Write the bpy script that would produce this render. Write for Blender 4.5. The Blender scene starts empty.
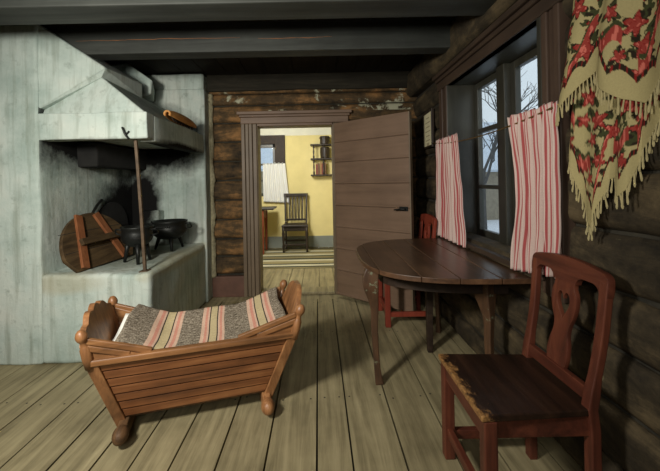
import bpy, bmesh, math, random
from mathutils import Vector, Matrix, noise, Euler
random.seed(7)
S = bpy.context.scene
C = S.collection
PI = math.pi

# ------------------------------------------------------------------ scene objects
def link(o):
    C.objects.link(o); return o

def thing(name, label, cat, loc=(0, 0, 0), rotz=0, group=None):
    o = link(bpy.data.objects.new(name, None))
    o.location = loc; o.rotation_euler = (0, 0, rotz)
    o.empty_display_size = .05
    o['label'] = label; o['category'] = cat
    if group: o['group'] = group
    return o

def mat_of(o):
    return Matrix.Translation(o.location) @ o.rotation_euler.to_matrix().to_4x4()

def obj(name, bm, mats, parent=None, world=False, bevel=0, smooth=False, seg=2):
    """link a bmesh as ONE mesh object; world=True: the bmesh is in room coordinates"""
    if parent is not None and world:
        m = mat_of(parent)
        if parent.parent: m = mat_of(parent.parent) @ m
        bm.transform(m.inverted())
    me = bpy.data.meshes.new(name)
    bmesh.ops.recalc_face_normals(bm, faces=bm.faces[:])
    bm.to_mesh(me); bm.free()
    for m in (mats if isinstance(mats, (list, tuple)) else [mats]): me.materials.append(m)
    o = link(bpy.data.objects.new(name, me))
    if parent is not None: o.parent = parent
    if smooth:
        for p in me.polygons: p.use_smooth = True
    if bevel:
        b = o.modifiers.new('bevel', 'BEVEL'); b.width = bevel; b.segments = seg
        b.limit_method = 'ANGLE'; b.angle_limit = math.radians(40)
    return o

def tag(o, label, cat, group=None):
    o['label'] = label; o['category'] = cat
    if group: o['group'] = group
    return o

def struct(name, bm, mats, parent=None, **k):
    o = obj(name, bm, mats, parent, **k)
    if parent is None: o['kind'] = 'structure'
    return o

def dup(root, loc, rotz, label=None, group=None):
    r = root.copy(); C.objects.link(r); r.location = loc; r.rotation_euler = (0, 0, rotz)
    if label: r['label'] = label
    if group: r['group'] = group
    for ch in list(root.children):
        c = ch.copy(); C.objects.link(c); c.parent = r
        for g in list(ch.children):
            d = g.copy(); C.objects.link(d); d.parent = c
    return r

# ------------------------------------------------------------------ mesh helpers
def B(): return bmesh.new()

def box(bm, x0, x1, y0, y1, z0, z1, M=None, mi=0):
    vs = [bm.verts.new((x, y, z)) for z in (z0, z1) for y in (y0, y1) for x in (x0, x1)]
    if M is not None:
        for v in vs: v.co = M @ v.co
    for q in ((0, 1, 3, 2), (4, 6, 7, 5), (0, 4, 5, 1), (2, 3, 7, 6), (0, 2, 6, 4), (1, 5, 7, 3)):
        bm.faces.new([vs[i] for i in q]).material_index = mi
    return bm

def bar(bm, a, b, w, h, up=(0, 0, 1), w2=None, h2=None, mi=0):
    """tapering rectangular bar from a to b; w sideways, h along up"""
    a, b, up = Vector(a), Vector(b), Vector(up)
    d = (b - a).normalized(); s = d.cross(up).normalized(); u = s.cross(d)
    w2 = w if w2 is None else w2; h2 = h if h2 is None else h2
    r = []
    for p, ww, hh in ((a, w, h), (b, w2, h2)):
        r.append([bm.verts.new(p + s * (i * ww / 2) + u * (j * hh / 2)) for i, j in ((-1, -1), (1, -1), (1, 1), (-1, 1))])
    bm.faces.new(r[0][::-1]).material_index = mi; bm.faces.new(r[1]).material_index = mi
    for i in range(4):
        bm.faces.new([r[0][i], r[0][(i + 1) % 4], r[1][(i + 1) % 4], r[1][i]]).material_index = mi
    return bm

def sweep(bm, path, sizes, up=(0, 1, 0), n=0, mi=0):
    """path of points with (w,h) sizes: rectangular section (n=0) or round with n sides"""
    P = [Vector(p) for p in path]; up = Vector(up); rings = []
    for i, p in enumerate(P):
        d = (P[min(i + 1, len(P) - 1)] - P[max(i - 1, 0)]).normalized()
        s = d.cross(up)
        if s.length < 1e-5: s = d.orthogonal()
        s.normalize(); u = s.cross(d)
        sz = sizes[i] if isinstance(sizes, (list, tuple)) and isinstance(sizes[0], (list, tuple)) else (sizes if isinstance(sizes, (list, tuple)) and not n else (sizes[i], sizes[i]) if isinstance(sizes, (list, tuple)) else (sizes, sizes))
        if n == 0:
            off = [(-.5, -.5), (.5, -.5), (.5, .5), (-.5, .5)]
        else:
            off = [(math.cos(2 * PI * k / n), math.sin(2 * PI * k / n)) for k in range(n)]
        rings.append([bm.verts.new(p + s * (x * sz[0]) + u * (y * sz[1])) for x, y in off])
    m = len(rings[0])
    for a, b in zip(rings, rings[1:]):
        for i in range(m):
            bm.faces.new([a[i], a[(i + 1) % m], b[(i + 1) % m], b[i]]).material_index = mi
    bm.faces.new(rings[0][::-1]).material_index = mi; bm.faces.new(rings[-1]).material_index = mi
    return bm

def lathe(bm, prof, M=None, n=20, mi=0):
    """prof: list of (r,z)"""
    rings = []
    for r, z in prof:
        if r < 1e-5: rings.append([bm.verts.new((0, 0, z))])
        else: rings.append([bm.verts.new((r * math.cos(2 * PI * k / n), r * math.sin(2 * PI * k / n), z)) for k in range(n)])
    for a, b in zip(rings, rings[1:]):
        for i in range(n):
            j = (i + 1) % n
            f = [a[i], a[j], b[j], b[i]] if len(a) > 1 and len(b) > 1 else ([a[0], b[j], b[i]] if len(a) == 1 and len(b) > 1 else ([a[i], a[j], b[0]] if len(b) == 1 and len(a) > 1 else None))
            if f: bm.faces.new(f).material_index = mi
    if M is not None:
        for rr in rings:
            for v in rr: v.co = M @ v.co
    return bm

def hull(bm, pts, mi=0):
    vs = [bm.verts.new(p) for p in pts]
    r = bmesh.ops.convex_hull(bm, input=vs)
    for g in r['geom']:
        if isinstance(g, bmesh.types.BMFace): g.material_index = mi
    dead = [v for v in vs if v.is_valid and not v.link_faces]
    for v in dead: bm.verts.remove(v)
    return bm

def plate(outer, holes, th):
    """flat plate in xy (thickness along z) with holes, through a 2D curve"""
    cu = bpy.data.curves.new('tmp', 'CURVE'); cu.dimensions = '2D'; cu.fill_mode = 'BOTH'; cu.extrude = th / 2
    for poly in [outer] + list(holes):
        s = cu.splines.new('POLY'); s.points.add(len(poly) - 1); s.use_cyclic_u = True
        for p, q in zip(s.points, poly): p.co = (q[0], q[1], 0, 1)
    o = bpy.data.objects.new('tmp', cu); C.objects.link(o)
    dg = bpy.context.evaluated_depsgraph_get()
    me = bpy.data.meshes.new_from_object(o.evaluated_get(dg))
    bm = bmesh.new(); bm.from_mesh(me)
    bpy.data.objects.remove(o); bpy.data.curves.remove(cu); bpy.data.meshes.remove(me)
    bmesh.ops.remove_doubles(bm, verts=bm.verts[:], dist=1e-5)
    return bm

def grid(bm, f, nu, nv, mi=0, uv=None):
    """f(u,v)->point, u,v in 0..1"""
    V = [[bm.verts.new(f(i / nu, j / nv)) for i in range(nu + 1)] for j in range(nv + 1)]
    lay = bm.loops.layers.uv.verify() if uv else None
    for j in range(nv):
        for i in range(nu):
            fc = bm.faces.new([V[j][i], V[j][i + 1], V[j + 1][i + 1], V[j + 1][i]]); fc.material_index = mi; fc.smooth = True
            if uv:
                for l, (a, b) in zip(fc.loops, ((i, j), (i + 1, j), (i + 1, j + 1), (i, j + 1))):
                    l[lay].uv = uv(a / nu, b / nv)
    return bm

def smooth_path(pts, n):
    """Catmull-Rom through points"""
    P = [Vector(p) for p in pts]; P = [P[0] * 2 - P[1]] + P + [P[-1] * 2 - P[-2]]
    out = []
    for i in range(1, len(P) - 2):
        for k in range(n):
            t = k / n
            out.append(.5 * ((2 * P[i]) + (P[i + 1] - P[i - 1]) * t + (2 * P[i - 1] - 5 * P[i] + 4 * P[i + 1] - P[i + 2]) * t * t + (3 * P[i] - P[i - 1] - 3 * P[i + 1] + P[i + 2]) * t ** 3))
    out.append(P[-2]); return out

# ------------------------------------------------------------------ materials
def srgb(r, g, b):
    f = lambda c: (c / 12.92 if c <= .04045 else ((c + .055) / 1.055) ** 2.4)
    return (f(r / 255), f(g / 255), f(b / 255), 1)

class N:
    """tiny node builder"""
    def __init__(s, name):
        s.m = bpy.data.materials.new(name); s.m.use_nodes = True
        s.t = s.m.node_tree; s.t.nodes.clear()
        s.out = s.t.nodes.new('ShaderNodeOutputMaterial')
    def n(s, kind, ins=None, **props):
        nd = s.t.nodes.new('ShaderNode' + kind)
        for k, v in props.items(): setattr(nd, k, v)
        for k, v in (ins or {}).items():
            if isinstance(v, bpy.types.NodeSocket): s.t.links.new(v, nd.inputs[k])
            else: nd.inputs[k].default_value = v
        return nd
    def coord(s, scale=(1, 1, 1), kind='Object'):
        tc = s.n('TexCoord')
        return s.n('Mapping', {'Vector': tc.outputs[kind], 'Scale': scale}).outputs[0]
    def noise(s, vec, scale=5, detail=6, rough=.6, dist=0):
        return s.n('TexNoise', {'Vector': vec, 'Scale': scale, 'Detail': detail, 'Roughness': rough, 'Distortion': dist}).outputs[0]
    def ramp(s, fac, stops, interp='LINEAR'):
        r = s.n('ValToRGB', {'Fac': fac}); e = r.color_ramp.elements; r.color_ramp.interpolation = interp
        while len(e) < len(stops): e.new(.5)
        for el, (p, c) in zip(e, stops):
            el.position = p; el.color = c if len(c) == 4 else (*c, 1)
        return r.outputs[0]
    def mix(s, fac, a, b, mode='MIX'):
        return s.n('MixRGB', {'Fac': fac, 'Color1': a, 'Color2': b}, blend_type=mode).outputs[0]
    def math(s, op, a, b=0.0, c=None, clamp=False):
        nd = s.t.nodes.new('ShaderNodeMath'); nd.operation = op; nd.use_clamp = clamp
        for i, v in enumerate((a, b) + (() if c is None else (c,))):
            if isinstance(v, bpy.types.NodeSocket): s.t.links.new(v, nd.inputs[i])
            else: nd.inputs[i].default_value = v
        return nd.outputs[0]
    def finish(s, color, rough=.8, bump=None, strength=.3, dist=.01, spec=.5, **ins):
        d = {'Base Color': color, 'Roughness': rough, 'Specular IOR Level': spec, **ins}
        if bump is not None:
            d['Normal'] = s.n('Bump', {'Height': bump, 'Strength': strength, 'Distance': dist}).outputs[0]
        p = s.n('BsdfPrincipled', d)
        s.t.links.new(p.outputs[0], s.out.inputs[0]); return s.m

def wood(name, dark, mid, light, axis='x', scale=7, stretch=.12, rough=.55, bump=.25, spec=.4, wear=None, wear_at=.66, wscale=9):
    k = N(name)
    st = {'x': (stretch, 1, 1), 'y': (1, stretch, 1), 'z': (1, 1, stretch)}[axis]
    v = k.coord(st)
    a = k.noise(v, scale * 4, 6, .65, .4); b = k.noise(k.coord(), 3, 4, .6)
    f = k.math('ADD', k.math('MULTIPLY', a, .65), k.math('MULTIPLY', b, .35))
    c = k.ramp(f, [(.32, dark), (.5, mid), (.68, light)])
    if wear is not None:
        w = k.noise(k.coord(), wscale, 8, .7)
        c = k.mix(k.ramp(w, [(wear_at, (0, 0, 0)), (wear_at + .05, (1, 1, 1))]), c, wear)
    return k.finish(c, rough, a, bump, .006, spec)

def plain(name, col, rough=.6, var=.15, scale=12, bump=.1, metallic=0, spec=.5):
    k = N(name); n = k.noise(k.coord(), scale, 6, .6)
    lo = tuple(c * (1 - var) for c in col[:3]); hi = tuple(min(1, c * (1 + var)) for c in col[:3])
    return k.finish(k.ramp(n, [(.3, lo), (.7, hi)]), rough, n, bump, .005, spec, Metallic=metallic)

FPL = (-1.65, 3.1, 0)      # base of the fireplace
def plaster(name, soot=()):
    k = N(name); v = k.coord()
    n1 = k.noise(v, 2.2, 6, .6); n2 = k.noise(v, 14, 8, .7)
    c = k.ramp(n1, [(.3, srgb(150, 168, 160)), (.5, srgb(184, 197, 189)), (.72, srgb(205, 210, 200))])
    c = k.mix(k.ramp(n2, [(.56, (0, 0, 0)), (.72, (.6,) * 3)]), c, srgb(122, 134, 124))
    # vertical runs of damp
    st = k.noise(k.coord((9, 9, .7)), 2.2, 5, .6)
    c = k.mix(k.ramp(st, [(.48, (0, 0, 0)), (.68, (.5,) * 3)]), c, srgb(118, 126, 110))
    dn = k.noise(v, 5, 8, .72)
    for (p, r, amt, col) in soot:
        q = tuple(p[i] - FPL[i] for i in range(3))
        rr = r if isinstance(r, tuple) else (r, r, r)
        m = k.n('VectorMath', {0: v, 1: q}, operation='SUBTRACT').outputs[0]
        m = k.n('VectorMath', {0: m, 1: tuple(1 / x for x in rr)}, operation='MULTIPLY').outputs[0]
        L = k.n('VectorMath', {0: m}, operation='LENGTH').outputs[1]
        L = k.math('ADD', L, k.math('MULTIPLY', k.math('SUBTRACT', dn, .5), .75))
        f = k.ramp(L, [(.55, (amt,) * 3), (1.05, (0, 0, 0))])
        c = k.mix(f, c, col)
    return k.finish(c, .9, n2, .5, .012, .2)

SOOT = srgb(18, 18, 17)
M = {}
M['plaster'] = plaster('limewashed_plaster')
M['plaster_hearth'] = plaster('limewash_with_soot', [
    ((-1.84, 3.67, 1.05), (.24, .75, .50), 1, SOOT), ((-1.95, 3.45, .95), (.3, .42, .42), 1, SOOT),
    ((-1.95, 2.95, 1.68), (.3, .86, .40), 1, SOOT), ((-1.62, 3.66, 1.68), (.60, .3, .42), 1, SOOT), ((-1.7, 3.3, .62), (.28, .45, .2), .7, srgb(60, 58, 50)),
    ((-1.55, 3.05, .64), (.42, .7, .04), .5, srgb(120, 118, 98)),
    ((-1.8, 2.47, .57), (.35, .12, .10), .5, srgb(165, 158, 128)), ((-1.22, 3.1, .60), (.12, .9, .07), .5, srgb(175, 166, 130))])
M['plaster_hood'] = plaster('limewash_with_flaked_spots', [((-1.85, 2.8, 2.0), (.12, .2, .2), .5, srgb(90, 100, 92)),
    ((-1.5, 3.1, 1.56), (.9, .75, .06), 1, SOOT), ((-1.9, 2.9, 2.3), (.2, .5, .15), .45, srgb(95, 103, 98))])
M['soot_black'] = plain('sooty_masonry', srgb(22, 22, 20), .95, .5, 9, .6)
M['floor'] = wood('scrubbed_floor_boards', srgb(96, 88, 64), srgb(139, 129, 98), srgb(168, 157, 122), 'y', 6, .06, .6, .3, .35)
M['floor_gap'] = plain('dark_floor_gap', srgb(24, 20, 12), .9)
M['nail'] = plain('iron_nail', srgb(28, 24, 20), .6)
M['ceil'] = wood('smoked_ceiling_boards', srgb(26, 23, 19), srgb(36, 32, 27), srgb(46, 42, 36), 'y', 4, .1, .8, .3, .2)
M['beam'] = wood('grey_brown_beam', srgb(36, 38, 34), srgb(52, 55, 51), srgb(68, 71, 66), 'x', 4, .08, .65, .3, .35)
M['plate_beam'] = wood('smoked_wall_plate', srgb(26, 24, 18), srgb(40, 37, 29), srgb(56, 52, 41), 'x', 5, .1, .8, .4, .2)
M['crack'] = plain('raw_wood_split', srgb(150, 95, 50), .8)
M['brown_paint'] = wood('brown_painted_wood', srgb(92, 79, 63), srgb(112, 97, 78), srgb(130, 113, 92), 'z', 3, .15, .5, .12, .4)
M['brown_paint_h'] = wood('brown_painted_board', srgb(102, 82, 67), srgb(119, 97, 79), srgb(132, 108, 89), 'x', 3, .1, .5, .12, .4)
M['dark_paint'] = wood('dark_brown_painted_wood', srgb(46, 37, 30), srgb(62, 50, 41), srgb(78, 63, 51), 'y', 3, .12, .5, .15, .4)
M['dark_paint_z'] = wood('dark_brown_painted_upright', srgb(54, 42, 34), srgb(72, 57, 47), srgb(88, 71, 58), 'z', 3, .12, .5, .15, .4)
M['sash'] = wood('greenish_dark_sash_paint', srgb(40, 39, 33), srgb(52, 51, 43), srgb(64, 64, 55), 'z', 3, .15, .4, .12, .5)
M['red_base'] = plain('oxblood_painted_board', srgb(98, 68, 54), .6, .25, 6)

def log_mat(name, axis, dark, mid, light, patch, patch_z=None, patch_at=.6):
    k = N(name)
    st = {'x': (.25, 1, 1), 'y': (1, .25, 1)}[axis]
    a = k.noise(k.coord(st), 9, 8, .72, .6); b = k.noise(k.coord(), 4.5, 6, .7)
    f = k.math('ADD', k.math('MULTIPLY', a, .5), k.math('MULTIPLY', b, .5))
    c = k.ramp(f, [(.38, dark), (.5, mid), (.62, light)])
    p = k.ramp(k.noise(k.coord((1, 1, 1.3)), 4.5, 8, .68, .3), [(patch_at, (0, 0, 0)), (patch_at + .05, (1, 1, 1))])
    if patch_z is not None:
        z = k.n('SeparateXYZ', {0: k.coord()}).outputs[2]
        p = k.math('MULTIPLY', p, k.math('GREATER_THAN', z, patch_z))
    c = k.mix(p, c, patch)
    return k.finish(c, .8, f, .7, .02, .3)
M['logs_back'] = log_mat('hewn_flaking_logs', 'x', srgb(32, 27, 19), srgb(84, 66, 42), srgb(152, 112, 68), srgb(176, 176, 150), 2.02, .54)
M['logs_right'] = log_mat('smoke_dark_logs', 'y', srgb(30, 26, 19), srgb(60, 52, 38), srgb(96, 83, 60), srgb(122, 114, 84), None, .66)
M['chink'] = plain('lime_chinking', srgb(96, 92, 72), .95, .5, 20, .5)
M['chink_pale'] = plain('pale_lime_plaster', srgb(146, 140, 112), .95, .35, 40, .5)
M['chink_dark'] = plain('dark_moss_chinking', srgb(46, 43, 34), .95, .6, 12, .5)
M['yellow'] = plain('pale_yellow_wall_paint', srgb(216, 202, 142), .85, .05, 5)
M['frieze'] = plain('white_lime_frieze', srgb(214, 214, 200), .9, .05, 5)
M['grey_skirt'] = plain('blue_grey_skirting_paint', srgb(122, 128, 122), .6, .1, 5)
M['cradle'] = wood('honey_brown_varnished_pine', srgb(82, 54, 31), srgb(136, 94, 57), srgb(178, 132, 86), 'x', 6, .07, .42, .2, .5, srgb(74, 42, 22), .70)
M['cradle_panel'] = wood('red_brown_varnished_panel_boards', srgb(70, 42, 24), srgb(120, 75, 43), srgb(156, 106, 65), 'x', 6, .07, .42, .25, .5, srgb(66, 40, 24), .68)
M['cradle_z'] = wood('honey_brown_varnished_end_grain', srgb(86, 57, 34), srgb(142, 98, 61), srgb(182, 134, 89), 'z', 6, .1, .42, .2, .5, srgb(80, 46, 24), .70)
M['cradle_dark'] = wood('dark_worn_rocker_wood', srgb(58, 42, 28), srgb(96, 70, 45), srgb(130, 98, 66), 'y', 6, .12, .6, .25, .3)
M['linen'] = plain('white_linen', srgb(228, 228, 220), .9, .05, 40, .2)
M['red_wood'] = wood('red_stained_worn_chair_wood', srgb(50, 27, 19), srgb(86, 44, 31), srgb(114, 63, 43), 'z', 5, .1, .45, .2, .45, srgb(64, 34, 22), .66, 24)
M['red_wood_y'] = wood('red_stained_worn_rail_wood', srgb(50, 27, 19), srgb(86, 44, 31), srgb(114, 63, 43), 'y', 5, .1, .45, .2, .45, srgb(64, 34, 22), .66, 24)
M['red_bright'] = wood('red_painted_wood', srgb(96, 38, 27), srgb(128, 54, 38), srgb(150, 68, 48), 'z', 5, .12, .5, .2, .4)
def seat_mat():
    k = N('dark_worn_seat_board')
    a = k.noise(k.coord((1, .08, 1)), 20, 6, .65, .4)
    c = k.ramp(a, [(.32, srgb(24, 16, 11)), (.5, srgb(40, 26, 18)), (.68, srgb(56, 37, 25))])
    xyz = k.n('SeparateXYZ', {0: k.coord()})
    n = k.noise(k.coord((1, .5, 1)), 34, 8, .75, .3)
    wx = k.math('SUBTRACT', 1.0, k.math('DIVIDE', k.math('ADD', xyz.outputs[0], .216), .085), clamp=True)
    wy = k.math('MULTIPLY', k.math('SUBTRACT', 1.0, k.math('DIVIDE', k.math('ADD', xyz.outputs[1], .226), .030), clamp=True), .8)
    w = k.math('MULTIPLY', k.math('MAXIMUM', wx, wy), 1.0)
    f = k.math('ADD', k.math('MULTIPLY', w, .62), k.math('MULTIPLY', k.math('SUBTRACT', n, .5), 1.5))
    bare = k.ramp(k.noise(k.coord(), 60, 5, .7), [(.35, srgb(92, 62, 36)), (.65, srgb(160, 120, 72))])
    c = k.mix(k.ramp(f, [(.38, (0, 0, 0)), (.52, (1, 1, 1))]), c, bare)
    return k.finish(c, .42, a, .3, .006, .4)
M['seat'] = seat_mat()
M['table'] = wood('dark_worn_table_boards', srgb(42, 32, 24), srgb(70, 52, 38), srgb(98, 74, 54), 'y', 4.5, .1, .30, .18, .5, srgb(46, 38, 30), .58, 7)
M['table_edge'] = wood('brown_worn_table_edge', srgb(58, 40, 27), srgb(88, 62, 42), srgb(116, 86, 60), 'y', 5, .12, .45, .2, .4)
M['table_leg'] = wood('brown_chipped_leg_paint', srgb(50, 36, 25), srgb(78, 55, 37), srgb(98, 72, 49), 'z', 5, .2, .5, .3, .4, srgb(122, 128, 104), .60, 20)
M['table_dark'] = wood('dark_table_frame_wood', srgb(30, 22, 17), srgb(44, 33, 25), srgb(60, 46, 34), 'y', 5, .15, .6, .2, .3)
M['iron'] = plain('cast_iron', srgb(38, 40, 38), .45, .3, 30, .3, .6)
M['rusty_iron'] = plain('rust_brown_iron_bar', srgb(88, 72, 54), .6, .4, 16, .4, .25)
M['brass'] = plain('dull_brass', srgb(150, 122, 68), .35, .1, 20, .05, .9)
M['lid_wood'] = wood('dark_sooty_oak_planks', srgb(46, 36, 24), srgb(78, 62, 41), srgb(106, 86, 58), 'y', 6, .1, .75, .4, .2)
M['batten'] = wood('orange_brown_batten_wood', srgb(92, 54, 32), srgb(130, 80, 48), srgb(154, 102, 66), 'z', 6, .12, .6, .2, .3)
M['scoop'] = wood('orange_birch_wood', srgb(150, 98, 48), srgb(196, 140, 78), srgb(216, 166, 102), 'y', 8, .1, .6, .3, .3)
M['paper'] = plain('yellowed_paper', srgb(226, 218, 178), .8, .08, 30, .05)
M['ink'] = plain('faded_ink', srgb(176, 164, 128), .8)
M['black_wood'] = wood('black_stained_wood', srgb(26, 21, 17), srgb(42, 33, 26), srgb(58, 46, 36), 'z', 6, .12, .45, .2, .4)
M['red_table'] = wood('red_brown_side_table_paint', srgb(92, 40, 24), srgb(124, 60, 36), srgb(140, 74, 46), 'z', 5, .15, .5, .15, .4)
M['snow'] = plain('snow', srgb(232, 236, 242), .9, .04, 3)
M['bark'] = plain('grey_bark', srgb(86, 84, 82), .9, .3, 10)
M['house_wall'] = plain('weathered_timber_facade', srgb(150, 140, 122), .9, .2, 6)

def roof_mat():
    k = N('frosted_shingle_roof'); v = k.coord((3.2, 4.2, 4.2))
    br = k.n('TexBrick', {'Vector': v, 'Color1': srgb(176, 192, 210), 'Color2': srgb(214, 224, 234), 'Mortar': srgb(226, 234, 244), 'Scale': 1.6, 'Mortar Size': .05, 'Brick Width': .4, 'Row Height': .25})
    n = k.noise(k.coord(), 5, 6, .7)
    c = k.mix(k.ramp(n, [(.45, (0, 0, 0)), (.6, (.8,) * 3)]), br.outputs[0], srgb(226, 234, 244))
    return k.finish(c, .8)
M['roof'] = roof_mat()

def glass():
    k = N('old_window_glass')
    f = k.n('LayerWeight', {'Blend': .5}).outputs['Facing']
    lw = k.math('ADD', .04, k.math('MULTIPLY', .9, k.math('POWER', f, 5.0)))
    t = k.n('BsdfTransparent', {'Color': (.95, .98, .97, 1)}); g = k.n('BsdfGlossy', {'Color': (.9, .95, 1, 1), 'Roughness': .03})
    m = k.n('MixShader', {0: lw, 1: t.outputs[0], 2: g.outputs[0]})
    k.t.links.new(m.outputs[0], k.out.inputs[0]); return k.m
M['glass'] = glass()

def stripes(name, base, stripe, per=1.0, edges=(.34, .40, .60, .66), second=None, trans=.25):
    """striped cotton along UV u (metres)"""
    k = N(name); tc = k.n('TexCoord')
    u = k.n('SeparateXYZ', {0: tc.outputs['UV']}).outputs[0]
    f = k.math('FRACT', k.math('MULTIPLY', u, per))
    b, s = base, stripe
    e = edges
    c = k.ramp(f, [(0, b), (e[0], b), (e[1], s), (e[2], s), (e[3], b), (.80, b), (.84, second or s), (.9, second or s), (.94, b)])
    w = k.noise(k.n('Mapping', {'Vector': tc.outputs['UV'], 'Scale': (60, 12, 1)}).outputs[0], 8, 3, .6)
    c = k.mix(.18, c, k.ramp(w, [(.3, (.35, .35, .35)), (.7, (1, 1, 1))]), 'MULTIPLY')
    p = k.n('BsdfPrincipled', {'Base Color': c, 'Roughness': .9, 'Specular IOR Level': .15})
    t = k.n('BsdfTranslucent', {'Color': c})
    m = k.n('MixShader', {0: trans, 1: p.outputs[0], 2: t.outputs[0]})
    k.t.links.new(m.outputs[0], k.out.inputs[0]); return k.m
M['stripe'] = stripes('red_white_striped_cotton', srgb(230, 208, 198), srgb(192, 98, 98), 40)
M['lining'] = plain('pinkish_white_lining', srgb(232, 214, 204), .9, .05, 30, .1)
M['lace'] = stripes('white_checked_cotton', srgb(236, 236, 232), srgb(222, 226, 230), 22, trans=.08)

def blanket_mat():
    k = N('grey_wool_blanket'); tc = k.n('TexCoord')
    u = k.n('SeparateXYZ', {0: tc.outputs['UV']}).outputs[0]
    n = k.noise(k.n('Mapping', {'Vector': tc.outputs['UV'], 'Scale': (110, 60, 1)}).outputs[0], 1.0, 3, .7)
    n2 = k.noise(k.n('Mapping', {'Vector': tc.outputs['UV'], 'Scale': (30, 130, 1)}).outputs[0], 1.0, 2, .7)
    g = k.ramp(k.math('MULTIPLY', k.math('ADD', n, n2), .5), [(.38, srgb(66, 58, 48)), (.5, srgb(122, 112, 97)), (.62, srgb(174, 164, 146))])
    pink, cream, dk = srgb(208, 158, 140), srgb(200, 190, 152), srgb(72, 68, 62)
    lp = srgb(212, 190, 170)
    band = [(0, (0, 0, 0, 0))]
    # stripe groups at u (fraction of the length)
    def grp(c, w):
        return [(c + q * w / .128, k_) for q, k_ in ((-.066, lp), (-.05, pink), (-.034, lp), (-.026, dk), (-.019, cream), (.019, dk), (.026, lp), (.036, pink), (.052, lp), (.066, None))]
    out = g
    for c, w_ in ((.235, .17), (.53, .145), (.85, .16)):
        st = grp(c, w_)
        stops = [(0, (0, 0, 0, 1))]
        col = k.ramp(u, [(p, (q or (0, 0, 0, 1))) for p, q in st], 'CONSTANT')
        inside = k.math('MULTIPLY', k.math('GREATER_THAN', u, st[0][0]), k.math('LESS_THAN', u, st[-1][0]))
        col = k.mix(.35, col, g, 'OVERLAY')
        out = k.mix(inside, out, col)
    return k.finish(out, .95, n2, .6, .004, .1)
M['blanket'] = blanket_mat()

def vcol(name):
    k = N(name); a = k.n('VertexColor', layer_name='weave')
    n = k.noise(k.coord(), 160, 3, .6)
    c = k.mix(.25, a.outputs[0], k.ramp(n, [(.3, (.5,) * 3), (.7, (1,) * 3)]), 'MULTIPLY')
    return k.finish(c, .9, n, .3, .003, .15)
M['tapestry'] = vcol('woven_rose_tapestry')
M['fringe'] = plain('cream_fringe_yarn', srgb(174, 162, 118), .9, .15, 40)
def rug_mat():
    k = N('striped_rag_rug'); tc = k.n('TexCoord')
    v = k.n('SeparateXYZ', {0: tc.outputs['UV']}).outputs[1]
    g, w, b, d = srgb(126, 118, 88), srgb(196, 192, 168), srgb(58, 60, 50), srgb(150, 140, 104)
    c = k.ramp(v, [(0, g), (.04, b), (.08, w), (.15, b), (.19, d), (.30, w), (.36, b), (.42, g), (.52, b), (.56, w), (.63, d), (.72, b), (.76, w), (.84, g), (.93, b)], 'CONSTANT')
    n = k.noise(k.n('Mapping', {'Vector': tc.outputs['UV'], 'Scale': (30, 120, 1)}).outputs[0], 2, 3, .7)
    c = k.mix(.3, c, k.ramp(n, [(.3, (.4,) * 3), (.7, (1,) * 3)]), 'MULTIPLY')
    return k.finish(c, .95, n, .5, .004, .1)
M['rug'] = rug_mat()

# ------------------------------------------------------------------ the room
XR, YB, XL, YF, ZC = 1.10, 3.87, -2.32, -1.6, 2.42
YO = 6.63                                   # far wall of the room beyond
DX0, DX1, DZ = -.665, .175, 1.885           # doorway
WY0, WY1, WZ0, WZ1 = 1.67, 2.83, .79, 2.0   # window opening in the right wall

def boards(bm, x0, x1, y0, y1, z, th=.03, w=(.15, .25), gap=.006, along='y', nails=(), seams=None):
    p = x0 if along == 'y' else y0; end = x1 if along == 'y' else y1
    while p < end - .02:
        wd = random.uniform(*w)
        if seams:
            nx = [s for s in seams if s > p + .05]
            if nx: wd = nx[0] - p
        q = min(p + wd, end)
        dz = random.uniform(-.002, .002)
        if along == 'y':
            box(bm, p + gap / 2, q - gap / 2, y0, y1, z - th, z + dz)
            for ny in nails:
                for nx_ in (p + .035, q - .035):
                    X, Y = nx_ + random.uniform(-.01, .01), ny + random.uniform(-.02, .02)
                    vs = [bm.verts.new((X + .006 * math.cos(t), Y + .006 * math.sin(t), z + dz + .0006)) for t in [k * PI / 3 for k in range(6)]]
                    bm.faces.new(vs).material_index = 2
        else:
            box(bm, x0, x1, p + gap / 2, q - gap / 2, z - th, z + dz)
        p = q
    return bm

bm = B()
boards(bm, -2.5, 1.3, YF - .1, 3.70, 0, nails=(.3, 1.15, 2.02, 2.9, 3.6), gap=.009,
       seams=[-2.3, -2.08, -1.86, -1.66, -1.44, -1.22, -1.03, -.86, -.68, -.475, -.26, -.03, .13, .365, .60, .80, 1.02, 1.3])
boards(bm, -2.5, 1.3, 3.70, 3.89, 0, along='x', w=(.18, .2), gap=.008)
box(bm, -2.5, 1.3, YF - .1, 3.89, -.06, -.031, mi=1)
floor = struct('floor', bm, [M['floor'], M['floor_gap'], M['nail']])

bm = B(); boards(bm, -2.5, 1.3, YF - .1, YB + .05, ZC + .03, w=(.2, .28), gap=.006)
box(bm, -2.5, 1.3, YF - .1, YB + .05, ZC + .035, ZC + .06)
struct('ceiling', bm, M['ceil'])

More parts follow.
